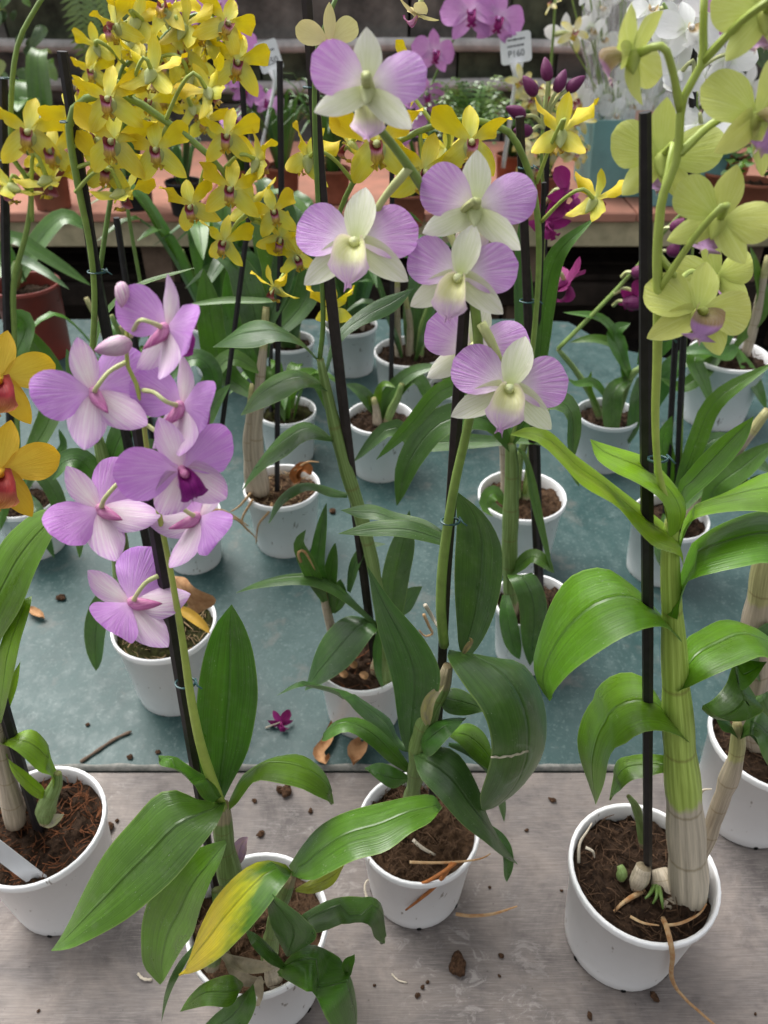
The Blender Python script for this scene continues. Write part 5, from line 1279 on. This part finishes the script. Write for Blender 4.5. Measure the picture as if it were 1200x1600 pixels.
for a, w, c in (([(1150, 540, 0), (1130, 555, -.04), (1100, 545, -.06), (1060, 552, -.06)], 30, 'blue'), ([(1130, 545, 0), (1090, 590, -.06), (1060, 605, -.07), (1030, 590, -.07)], 26, 'deep'), ([(1120, 545, 0), (1085, 560, -.06), (1100, 600, -.08), (1115, 640, -.09)], 28, 'mid'), ([(1150, 540, 0), (1190, 480, .0), (1180, 420, .0), (1172, 385, 0)], 26, 'mid'), ([(1120, 545, 0), (1080, 500, .02), (1050, 520, .02), (1030, 560, .02)], 34, 'mid'), ([(1120, 545, 0), (1090, 480, .02), (1080, 430, .03), (1060, 400, .03)], 40, 'blue'), ([(1130, 545, 0), (1150, 470, .02), (1140, 440, .02), (1110, 430, .03)], 30, 'mid'), ([(1120, 550, 0), (1070, 560, 0), (1040, 590, 0), (1025, 640, 0)], 34, 'deep'), ([(1150, 545, 0), (1180, 600, -.05), (1198, 640, -.06)], 24, 'mid')): Mp.leaf(a, w, c)
Mp.tube('cane', [(1165, 555, 0), (1180, 500, 0), (1190, 450, 0), (1200, 400, 0)], [16, 16, 13, 10], 'cane_dry', 16, 8, (3, .15))
# P: white orchid behind the lime one
Pp = Plant('white flowered orchid standing behind the stout lime orchid', (1048, 806, 118), potmat='pot_white', fib=60)
Pp.stake([(1084, 70, 0), (1078, 300, 0), (1056, 800, 0)], 11); Pp.stake([(1106, 155, .03), (1062, 420, .02), (1040, 790, 0)], 10)
spray(Pp, [(1060, 800, 0), (1066, 600, 0), (1080, 400, 0), (1092, 260, 0), (1090, 180, 0), (1080, 110, 0), (1055, 40, 0), (1036, 5, 0)], [9, 8, 7, 7, 6, 5], 'stem_green', [
    (1076, 46, -.02, 104, (.05, -.05, 1), 0, (1060, 50, 0)), (1062, 114, -.02, 92, (-.3, .1, -.9), 10, (1084, 140, 0)), (1096, 196, -.02, 92, (.5, -.1, -.8), 40, (1092, 230, 0)), (1030, 72, 0, 80, (-.7, -.3, .4), 0, (1060, 55, 0)),
    (1138, 92, 0, 84, (.3, .4, -.8), 20, (1090, 110, 0)), (1020, 18, .02, 80, (-.2, .1, .9), 10, (1040, 12, 0)), (1105, 20, .02, 90, (.3, .1, .9), 0, (1060, 45, 0)), (1094, 128, .03, 80, (.1, -.2, .9), 0, (1088, 150, 0))], 'white')
Pp.flower('pink', 1130, 18, .0, 60, (.2, -.4, .7), 20, (1100, 30, .02))
for a, w, c in (([(1050, 800, 0), (1100, 720, -.01), (1150, 620, -.02), (1215, 565, -.02)][0:1] + [(1088, 690, -.01), (1120, 625, -.01), (1210, 566, -.01)], 32, 'fresh'), ([(1050, 800, 0), (1040, 740, 0), (1035, 690, 0), (1050, 650, 0)], 40, 'mid'), ([(1055, 800, 0), (1075, 730, 0), (1110, 690, 0), (1150, 680, 0)], 36, 'blue'), ([(1100, 800, 0), (1120, 760, 0), (1160, 730, 0), (1210, 690, 0)], 40, 'mid'), ([(1060, 800, 0), (1110, 740, .03), (1170, 720, .03), (1210, 740, .03)], 36, 'deep'), ([(1040, 800, 0), (1030, 860, -.06), (1048, 900, -.07), (1052, 930, -.08)], 18, 'deep'), ([(1150, 745, .03), (1170, 770, .02), (1190, 760, .01), (1215, 780, .0)], 40, 'deep')): Pp.leaf(a, w, c)
Pp.tube('cane', [(1070, 810, 0), (1100, 770, .02), (1130, 730, .02), (1170, 680, .02), (1200, 640, .02)], [16, 20, 20, 18, 14], 'cane_dry', 18, 8, (4, .15))
# red plastic pot
Rp = Plant('orchid in a dark red plastic pot at the far left of the teal board', (38, 442, 106), potmat='pot_red', hr=1.15, fib=20, soil='soil_dark', soil_gap=.03)
Rp.tube('cane', [(20, 450, -.02), (24, 430, -.02), (28, 410, -.02)], [18, 20, 14], 'cane_green', 10, 8)
Rp.leaf([(40, 440, 0), (30, 400, 0), (80, 430, -.1), (110, 450, -.14)][0:1] + [(30, 405, -.03), (70, 425, -.08), (108, 452, -.1)], 16, 'blue')
Rp.leaf([(30, 440, 0), (10, 380, 0), (60, 400, -.02), (140, 445, -.04)][0:1] + [(16, 372, -.02), (70, 400, -.03), (142, 446, -.04)], 24, 'mid')
Rp.leaf([(30, 440, 0), (60, 380, .05), (100, 340, .08), (140, 360, .08)], 40, 'mid'); Rp.leaf([(30, 440, 0), (-10, 400, .05), (-20, 340, .08)], 40, 'mid')

# ------------------------------------------------------------------ on the rear bench
def bench_plant(label, x, y, wpx, seed, potmat='terracotta', n=10, lo=.12, hi=.25, w=.03, c='mid', hr=.9, name='potted_plant', cat='plant', hint_lean=.6, group='plants on the rear bench'):
    p = Plant(label, (x, y, wpx), name, cat, group, BZ, potmat, ns=24, fib=0, hr=hr)
    if n: p.clump(n, lo, hi, w, c, seed, lean=hint_lean)
    return p
simple('pot_black', (0.02, 0.02, 0.022), 0.5, 0.4)
# pink moth orchids
for i, (lab, px, py, fls, st) in enumerate((
    ('pink moth orchid with pale pink blooms above the ferns', 660, 268, [(735, 22, 86), (778, 30, 80), (678, 82, 66), (664, 152, 62), (640, 200, 56)], [(660, 268, 0), (655, 215, 0), (672, 140, 0), (710, 60, 0), (748, 34, 0), (780, 30, 0)]),
    ('pink moth orchid glimpsed through the yellow sprays', 372, 262, [(282, 22, 56), (340, 10, 60), (368, 62, 62), (385, 140, 50), (372, 190, 54), (420, 160, 46), (362, 214, 50), (352, 120, 50)], [(372, 262, 0), (385, 200, 0), (384, 120, 0), (360, 40, 0), (300, 20, 0)]))):
    p = bench_plant(lab, px, py, 46, 40 + i, n=7, lo=.12, hi=.22, w=.05, name='moth_orchid', cat='orchid')
    p.tube('flower_spike', st, [5, 4, 3], 'stem_dark', 20, 6)
    for k, (x, y, s_) in enumerate(fls): p.flower('pink', x, y, -.03, s_, (R.uniform(-.4, .4), R.uniform(-.3, .1), 1), R.uniform(-20, 20))
# cream star orchid
p = bench_plant('cream and yellow star orchid with many small blooms in front of the wrapped bouquet', 850, 272, 50, 52, n=6, name='star_orchid', cat='orchid')
p.tube('flower_spike', [(850, 272, 0), (855, 180, 0), (864, 60, 0), (868, -10, 0)], [5, 5, 4], 'stem_green', 18, 6)
for k in range(24):
    x, y = 850 + R.gauss(0, 30), 190 + R.gauss(0, 45)
    p.flower('cream', min(908, max(795, x)), min(262, max(112, y)), R.uniform(-.06, .06), R.uniform(42, 56), (R.uniform(-.6, .6), R.uniform(-.4, .4), 1), R.uniform(-60, 60))
p.flower('cream', 897, 52, -.02, 56, (.1, 0, 1), 20, (866, 54, 0)); p.flower('cream', 862, 8, 0, 30, (-.6, .6, .5), 0)

# fern
def fern(label, px, py, seed, n, L, wpx=60, leafl=.022, group='ferns on the rear bench'):
    p = Plant(label, (px, py, wpx), 'potted_fern', 'fern', group, BZ, 'terracotta', ns=20, fib=0)
    r = random.Random(seed)
    for i in range(n):
        a = r.uniform(0, 6.283); e = r.uniform(.35, 1.0); ln = L * r.uniform(.7, 1.1)
        d = Vector((math.cos(a), math.sin(a), 0)); b = Vector((0, 0, p.soil_z))
        pa = catmull([b, b + Vector((0, 0, ln * .5)) + d * ln * .2 * e, b + Vector((0, 0, ln * (.9 - .3 * e))) + d * ln * .5 * e, b + Vector((0, 0, ln * (.95 - .6 * e))) + d * ln * .85 * e], 22)
        vs, fs = [], []
        for j in range(2, 22):
            T = (pa[j] - pa[j - 1]).normalized(); S = T.cross(Vector((0, 0, 1)))
            S = S.normalized() if S.length > .05 else Vector((1, 0, 0))
            ll = leafl * math.sin(math.pi * (j / 22) ** .7) + .004
            for sg in (1, -1):
                o = len(vs); tip = pa[j] + S * sg * ll + T * ll * .35 - Vector((0, 0, ll * .25))
                mid_ = pa[j] + (tip - pa[j]) * .5; wd = T * .0052
                vs += [pa[j], mid_ + wd, tip, mid_ - wd]; fs.append((o, o + 1, o + 2, o + 3))
        t = tube_data(pa, [.0016 * (1 - j / 26) for j in range(22)], 4)
        vs2, fs2, uv = merge((vs, fs, [(.3, .5)] * len(vs)), t)
        o = mesh_obj('frond', vs2, fs2, 'leaf', p.root, uv); g_ = r.choice([(.06, .14, .03), (.09, .19, .05), (.13, .22, .06)]); o.color = (*g_, 1)
    return p
fern('feathery green fern standing before the block wall', 735, 252, 61, 46, .30, 66)
fern('small fern beside the white price tag stem', 800, 240, 62, 26, .22, 50)
# strap leaved clump
for i, (lab, x, y, n, hi, c) in enumerate((('dense clump of dark strap leaves behind the long brown stake', 520, 262, 46, .34, 'deep'), ('strap leaved clump to the left of the dense dark one', 440, 258, 30, .30, 'deep'), ('low strap leaved plant in front of the feathery fern', 640, 300, 20, .2, 'mid'), ('strap leaved plant in a black pot at the bench front', 285, 282, 14, .22, 'blue'))):
    bench_plant(lab, x, y, 56, 70 + i, 'pot_black' if i == 3 else 'terracotta', n, hi * .6, hi, .016, c, name='strap_plant')
bench_plant('broad leaved plant in a black pot left of the bench', 205, 268, 60, 80, 'pot_black', 9, .15, .3, .06, 'blue', name='broad_leaf_plant')
bench_plant('tall broad leaved plant under the hanging fern', 70, 262, 66, 81, 'terracotta', 12, .2, .42, .08, 'mid', name='broad_leaf_plant')
# small round-leaved seedlings at the right
for i, (x, y, w, lab) in enumerate(((1128, 268, 58, 'small leafy seedling in a terracotta pot beside the teal box'), (1180, 282, 66, 'leafy seedling in the largest terracotta pot at the bench end'), (1085, 262, 48, 'tiny leafy seedling in a terracotta pot nearest the teal box'), (1150, 246, 50, 'bushy seedling in a terracotta pot behind the other seedlings'))):
    p = bench_plant(lab, x, y, w, 90 + i, n=0, name='seedling')
    r = random.Random(90 + i)
    for k in range(44):
        a, e = r.uniform(0, 6.28), r.uniform(.1, 1)
        d = Vector((math.cos(a), math.sin(a), 0)); b = Vector((0, 0, p.soil_z)); hgt = r.uniform(.03, .11)
        q = b + d * .085 * e * r.uniform(.5, 1) + Vector((0, 0, hgt))
        p.leaf([q, q + d * .014 + Vector((0, 0, .004)), q + d * .03 - Vector((0, 0, .004))], .028, r.choice(['deep', 'mid', 'fresh', 'blue']), local=True, hint=Vector((0, 0, 1)) - d * .4, nu=4, nv=5, prof=[(0, .2), (.3, .9), (.6, 1), (.85, .7), (1, .05)])

# wrapped bouquet of white orchids in a teal box
def plastic():
    m, n, l = nmat('clear_wrap')
    t = n.new('ShaderNodeBsdfTransparent'); gl = n.new('ShaderNodeBsdfGlossy'); df = n.new('ShaderNodeBsdfDiffuse'); tl = n.new('ShaderNodeBsdfTranslucent')
    gl.inputs['Roughness'].default_value = .18; df.inputs[0].default_value = (.85, .87, .9, 1); tl.inputs[0].default_value = (.85, .87, .9, 1)
    tc = n.new('ShaderNodeTexCoord'); nz = noi(n, l, mapping(n, l, tc.outputs['Object'], (9, 9, 3)), 1.0, 5, .7, 1.2)
    b = n.new('ShaderNodeBump'); b.inputs['Strength'].default_value = .9; b.inputs['Distance'].default_value = .03
    l.new(nz, b.inputs['Height'])
    for x in (gl, df): l.new(b.outputs[0], x.inputs['Normal'])
    a = n.new('ShaderNodeMixShader'); a.inputs[0].default_value = .35; l.new(df.outputs[0], a.inputs[1]); l.new(gl.outputs[0], a.inputs[2])
    a2 = n.new('ShaderNodeMixShader'); a2.inputs[0].default_value = .35; l.new(a.outputs[0], a2.inputs[1]); l.new(tl.outputs[0], a2.inputs[2])
    mx = n.new('ShaderNodeMixShader'); l.new(maprange(n, l, nz, .42, .66, .08, .60), mx.inputs[0]); l.new(t.outputs[0], mx.inputs[1]); l.new(a2.outputs[0], mx.inputs[2])
    o = n.new('ShaderNodeOutputMaterial'); l.new(mx.outputs[0], o.inputs[0])
plastic()
simple('teal_card', (0.20, 0.40, 0.40), 0.7, 0.3, 0.1, 20, 0.1)
simple('peach_card', (0.66, 0.42, 0.34), 0.7, 0.3, 0.1, 20, 0.1)
def boxed(label, px, py, Y, w, h, seed, bouquet=True, wrap_pts=None):
    base = P(px, py, Y); base.z = BZ
    root = tag(empty('wrapped_bouquet' if bouquet else 'gift_box', base), label, 'bouquet' if bouquet else 'box')
    hw = w / 2
    vs, fs, uv = [], [], []
    # open box with flared sides
    ring = []
    for z, k in ((0.001, .86), (h, 1.0)):
        for sx, sy in ((-1, -1), (1, -1), (1, 1), (-1, 1)): ring.append(Vector((sx * hw * k, sy * hw * k, z)))
    for z, k in ((h, .97), (.01, .83)):
        for sx, sy in ((-1, -1), (1, -1), (1, 1), (-1, 1)): ring.append(Vector((sx * hw * k, sy * hw * k, z)))
    fs = [(3, 2, 1, 0), (12, 13, 14, 15)]
    for r_ in range(3):
        for k in range(4):
            a, b = r_ * 4 + k, r_ * 4 + (k + 1) % 4; fs.append((a, b, b + 4, a + 4))
    mesh_obj('box', ring, fs, 'teal_card', root, None, False)
    return root, base
wb, wbase = boxed('white orchids wrapped in crinkled clear plastic standing in a teal box', 965, 270, 2.62, .26, .22, 1)
r = random.Random(7)
for k in range(40):
    p_ = Vector((r.gauss(.04, .13), r.gauss(-.02, .06), r.uniform(.22, .62)))
    sz = r.uniform(.10, .13)
    fm, parts = FT['white'][k % 3]
    o = obj_from(fm, 'flower', wb)
    nw = Vector((r.uniform(-.6, .6), -1, r.uniform(-.3, .5))).normalized()
    up = Vector((r.uniform(-.3, .3), 0, 1)); up = (up - nw * up.dot(nw)).normalized(); X = up.cross(nw)
    M = Matrix(((X.x, up.x, nw.x), (X.y, up.y, nw.y), (X.z, up.z, nw.z))).to_4x4()
    o.matrix_local = Matrix.Translation(p_) @ M @ Matrix.Scale(sz, 4)
    for pn, me in parts: obj_from(me, pn, o)
    st = tube_data(catmull([Vector((r.uniform(-.05, .05), 0, .05)), Vector((p_.x * .4, .01, .25)), p_ - nw * .01], 8), [.0025] * 8, 5)
    mesh_obj('flower_stem', st[0], st[1], 'stem_green', wb, st[2])
def wrapf(u, v):
    a = 2 * math.pi * u
    rad = .13 + .12 * v ** 1.2
    q = Vector((math.cos(a) * 3, math.sin(a) * 3, v * 4))
    k = 1 + .16 * noise.noise(q) + .07 * noise.noise(q * 3.1) + .03 * math.sin(a * 17 + v * 5)
    return Vector((math.cos(a) * rad * k + .07 * v, math.sin(a) * rad * k * .8, .06 + v * (.60 + .05 * math.sin(a * 3 + 1) + .03 * math.sin(a * 7))))
vs, fs, uv = grid(72, 26, wrapf)
mesh_obj('plastic_wrap', vs, fs, 'clear_wrap', wb, uv)
vs, fs, uv = grid(10, 6, lambda u, v: Vector((-.02 + .24 * u, -.15 - .01 * math.sin(u * 5), .16 + .09 * v + .03 * math.sin(u * 9) * (1 - v))))
mesh_obj('paper_collar', vs, fs, 'peach_card', wb, uv)
boxed('teal box without flowers beside the wrapped bouquet', 1050, 300, 2.5, .22, .17, 3, False)

# pale grey-leaved ivy and hanging fern on the wall
def wall_plant(label, name, cat, px, py, Y, kind, seed, n):
    b = P(px, py, Y); root = tag(empty(name, b), label, cat); r = random.Random(seed)
    if kind == 'fern':
        for i in range(n):
            L = r.uniform(.22, .45); x = r.uniform(-.05, .05)
            pa = catmull([Vector((x, .06, .02)), Vector((x * 1.5, 0, .05)), Vector((x * 2.5, -.03, -.1)), Vector((x * 3 + r.uniform(-.04, .04), -.02, -L))], 26)
            vs, fs = [], []
            for j in range(3, 26):
                T = (pa[j] - pa[j - 1]).normalized(); ll = .05 * math.sin(math.pi * (j / 27) ** .6) + .005
                for sg in (1, -1):
                    o = len(vs); tip = pa[j] + Vector((sg * ll, -.006, 0)) + T * ll * .5; m_ = (pa[j] + tip) * .5; wd = T * .007
                    vs += [pa[j], m_ + wd, tip, m_ - wd]; fs.append((o, o + 1, o + 2, o + 3))
            t = tube_data(pa, [.002] * 26, 4); v2, f2, uv = merge((vs, fs, [(.3, .5)] * len(vs)), t)
            o = mesh_obj('frond', v2, f2, 'leaf', root, uv); o.color = (.16, .28, .08, 1)
    else:
        for i in range(n):
            q = Vector((r.gauss(0, .10), r.uniform(-.05, .05), r.uniform(-.3, .4)))
            s_ = r.uniform(.03, .075)
            pts = [q, q + Vector((r.uniform(-.3, .3), -.4, -.3)) * s_, q + Vector((r.uniform(-.5, .5), -.6, -1)) * s_]
            vs, fs, uv = grid(4, 5, lambda u, v: catmull(pts, 6)[int(round(v * 5))] + Vector((1, 0, .2)) * ((u - .5) * s_ * math.sin(math.pi * min(1, v * .85 + .1)) * .9) + Vector((0, -.1 * s_ * abs(u - .5) * 2, 0)))
            o = mesh_obj('leaf', vs, fs, 'leaf', root, uv); g_ = r.choice([(.08, .18, .04), (.12, .25, .05), (.06, .12, .04), (.26, .32, .06)]); o.color = (*g_, 1)
    return root
wall_plant('hanging fern with long drooping fronds on the wall above the black stake', 'hanging_fern', 'fern', 118, -20, 3.45, 'fern', 3, 5)
wall_plant('smaller hanging fern on the wall above the yellow sprays', 'hanging_fern', 'fern', 250, -25, 3.45, 'fern', 4, 3)
wall_plant('leafy creeper climbing the wall at the far left', 'wall_creeper', 'creeper', 8, 110, 3.4, 'ivy', 5, 90)
wall_plant('leafy creeper climbing the wall above the white orchids', 'wall_creeper', 'creeper', 1185, 20, 3.42, 'ivy', 6, 40)

# price tags on white stems
def price_tag(label, c, tilt, Y, wpx, hpx, foot, lines, price):
    p = P(c[0], c[1], Y); s_ = depth(p) / FPX
    q = P(foot[0], foot[1], Y)
    root = tag(empty('price_tag', Vector((q.x, q.y, q.z))), label, 'price tag')
    w, h, a = wpx * s_ / 2, hpx * s_ / 2, math.radians(tilt)
    rot = Matrix.Rotation(-a, 3, 'Y')
    face = Matrix.Rotation(math.radians(-6), 3, 'X')
    o3 = p - root.location
    def tr(x, y, z): return o3 + rot @ (face @ Vector((x, y, z)))
    out = []
    rr = .22 * w
    for cx, cz, a0 in ((w - rr, h - rr, 0), (-w + rr, h - rr, 90), (-w + rr, -h + rr, 180), (w - rr, -h + rr, 270)):
        for k in range(5):
            t = math.radians(a0 + k * 22.5); out.append((cx + rr * math.cos(t), cz + rr * math.sin(t)))
    n_ = len(out)
    vs = [tr(x, -.0012, z) for x, z in out] + [tr(x, .0012, z) for x, z in out]
    fs = [tuple(range(n_)), tuple(range(2 * n_ - 1, n_ - 1, -1))] + [(k, n_ + k, n_ + (k + 1) % n_, (k + 1) % n_) for k in range(n_)]
    card = mesh_obj('card', vs, fs, 'tag_white', root, None, False)
    pa = catmull([tr(0, 0, -h + .004), tr(0, 0, -h - .02), tr(0, 0, -h - .02).lerp(Vector((0, 0, 0)), .5), Vector((0, 0, 0))], 10)
    t = tube_data(pa, [w * .5, w * .3] + [w * .17] * 8, 6)
    mesh_obj('tag_stem', t[0], t[1], 'tag_white', root, t[2])
    for i, (z, wd) in enumerate(lines):          # the small lines of print are too fine to read: short dark strokes
        x = -wd * w
        rr_ = random.Random(i + int(c[0]))
        vs, fs = [], []
        while x < wd * w:
            l_ = rr_.uniform(.06, .2) * w; o = len(vs); hh = .055 * h * rr_.uniform(.8, 1.3)
            vs += [tr(x, -.0022, z * h - hh), tr(x + l_, -.0022, z * h - hh), tr(x + l_, -.0022, z * h + hh), tr(x, -.0022, z * h + hh)]
            fs.append((o, o + 1, o + 2, o + 3)); x += l_ + .04 * w
        mesh_obj('print_line', vs, fs, 'ink', card, None, False)
    cu = bpy.data.curves.new('price', 'FONT'); cu.body = price; cu.size = h * .62; cu.align_x = 'CENTER'
    to = bpy.data.objects.new('price', cu); col.objects.link(to)
    dg = bpy.context.evaluated_depsgraph_get(); me = bpy.data.meshes.new_from_object(to.evaluated_get(dg))
    bpy.data.objects.remove(to)
    for v_ in me.vertices: v_.co = tr(v_.co.x, -.0024, v_.co.y - h * .55)
    me.materials.clear(); me.materials.append(MATS['ink'])
    obj_from(me, 'price', card)
    return root
price_tag('white price tag on a stem beside the cream star orchid', (806, 75), 9, 2.45, 48, 42, (786, 262), ((.55, .5), (.15, .55)), 'P160')
price_tag('white price tag on a stem among the yellow sprays', (420, 88), 16, 2.45, 36, 42, (402, 262), ((.35, .6),), 'P250')

# ------------------------------------------------------------------ litter on the boards
def crumb(px, py, z, size, seed):
    p = G(px, py, z); s_ = size * depth(p) / FPX; r = random.Random(seed)
    vs, fs, uv = lathe([(0, 0), (.3, .02), (.46, .1), (.54, .25), (.5, .4), (.36, .53), (.18, .62), (0, .64)], 14)
    k_ = lambda v_: 1 + .35 * noise.noise(v_ * 2.2 + Vector((seed * 3.1, 0, 0))) + .4 * noise.noise(v_ * 6 + Vector((0, seed * 1.7, 0)))
    vs = [Vector((v_.x * k_(v_), v_.y * .75 * k_(v_), v_.z * .75 * max(.3, k_(v_)))) * s_ for v_ in vs]
    o = mesh_obj('soil_crumb', vs, fs, 'soil_clod', None, uv, True, p)
    o.rotation_euler.z = r.uniform(0, 6)
    return o
simple('soil_clod', (0.13, 0.07, 0.04), 0.95, 0.15, 0.5, 300, 1.0, (0.03, 0.017, 0.01), 0.004)
GZ, TZ = .0005, .0045
big = crumb(714, 1510, GZ, 34, 3); tag(big, 'large brown clod of soil lying on the grey board', 'soil clod')
for i, (x, y, s_) in enumerate(((408, 1304, 12), (398, 1252, 8), (485, 1268, 9), (448, 1238, 22), (168, 1296, 20), (183, 1283, 7), (1022, 1558, 14), (921, 1588, 10), (863, 1251, 10), (823, 1298, 6), (877, 1392, 5), (783, 1494, 9), (660, 1543, 7), (652, 1556, 9), (765, 1387, 5), (437, 1236, 14), (585, 1540, 5), (1180, 1585, 5), (60, 1580, 5), (780, 1525, 5), (668, 1535, 6))):
    tag(crumb(x, y, GZ, s_, i + 1), 'small dark crumb of soil on the grey board', 'soil crumb', 'soil crumbs on the grey board')
for i, (x, y, s_) in enumerate(((96, 936, 14), (137, 1133, 7), (203, 1184, 10), (247, 1176, 8), (105, 840, 10), (520, 800, 12), (735, 690, 8))):
    tag(crumb(x, y, TZ, s_, i + 31), 'small dark crumb of soil on the teal board', 'soil crumb', 'soil crumbs on the teal board')
def litter(name, label, cat, pts, w, mat, z):
    pa = catmull([G(x, y, z + dz) for x, y, dz in pts], 14); c_ = pa[0].copy()
    k = w * .5 * depth(pa[0]) / FPX
    t = tube_data([q - c_ + Vector((0, 0, k)) for q in pa], [k * (1 + .2 * math.sin(i * 1.7)) for i in range(13)] + [k * .5], 6)
    return tag(mesh_obj(name, t[0], t[1], mat, None, t[2], True, c_), label, cat)
litter('twig', 'brown twig lying on the teal board', 'twig', [(126, 1192, 0), (150, 1176, 0), (180, 1156, 0), (206, 1144, 0)], 5, 'wood_brown', TZ)
litter('root_scrap', 'thin pale root scrap on the grey board below the biggest leaf', 'root', [(216, 1522, 0), (224, 1530, .002), (238, 1532, 0)], 4, 'root_pale', GZ)
litter('root_scrap', 'thin pale curved fibre on the grey board near the soil clod', 'root', [(612, 1522, 0), (622, 1532, 0), (636, 1536, 0)], 2.5, 'root_pale', GZ)
def scrap(name, label, cat, pts, w, z, mat, fold=.4, hi=.01):
    c_ = G(pts[0][0], pts[0][1], z)
    pa = catmull([G(x, y, z + dz) - c_ for x, y, dz in pts], 15); k = w * depth(c_) / FPX
    pr = [(0, .3), (.3, .9), (.6, 1), (.85, .7), (1, .1)]
    def f(u, v):
        j = int(round(v * 14)); T = (pa[min(14, j + 1)] - pa[max(0, j - 1)]).normalized(); S = T.cross(Vector((0, 0, 1))).normalized()
        return pa[j] + S * ((u - .5) * k * interp(pr, v)) + Vector((0, 0, .001 + fold * k * abs(2 * u - 1) ** 2))
    vs, fs, uv = grid(6, 14, f)
    return tag(mesh_obj(name, vs, fs, mat, None, uv, True, c_), label, cat)
scrap('dry_leaf', 'curled tan dry leaf on the teal board beside the dark leaved orchid pot', 'dry leaf', [(524, 1124, .002), (512, 1160, .002), (498, 1180, .004), (508, 1194, .012), (515, 1182, .010)], 18, TZ, 'dry_leaf')
scrap('dry_leaf', 'crumpled brown dry leaf on the teal board near its pale edge', 'dry leaf', [(566, 1160, .002), (558, 1178, .006), (552, 1198, .002)], 30, TZ, 'dry_leaf')
scrap('dry_leaf', 'short rust coloured leaf scrap on the teal board at the left', 'dry leaf', [(44, 952, .002), (56, 960, .003), (70, 968, .002)], 14, TZ, 'dry_leaf')
ff = tag(empty('fallen_flower', G(440, 1136, TZ)), 'fallen magenta flower lying on the teal board', 'fallen flower')
fm, parts = FT['wine'][0]
o = obj_from(fm, 'column', ff); o.matrix_local = Matrix.Translation((0, 0, .009)) @ Matrix.Rotation(1.2, 4, 'X') @ Matrix.Rotation(.6, 4, 'Z') @ Matrix.Scale(.034, 4)
for pn, me in parts: obj_from(me, pn, o)
t = tube_data(catmull([Vector((0, 0, .009)), Vector((-.008, -.001, .006)), Vector((-.018, -.002, .001))], 8), [.001] * 8, 5)
mesh_obj('flower_stalk', t[0], t[1], 'root_pale', ff, t[2])
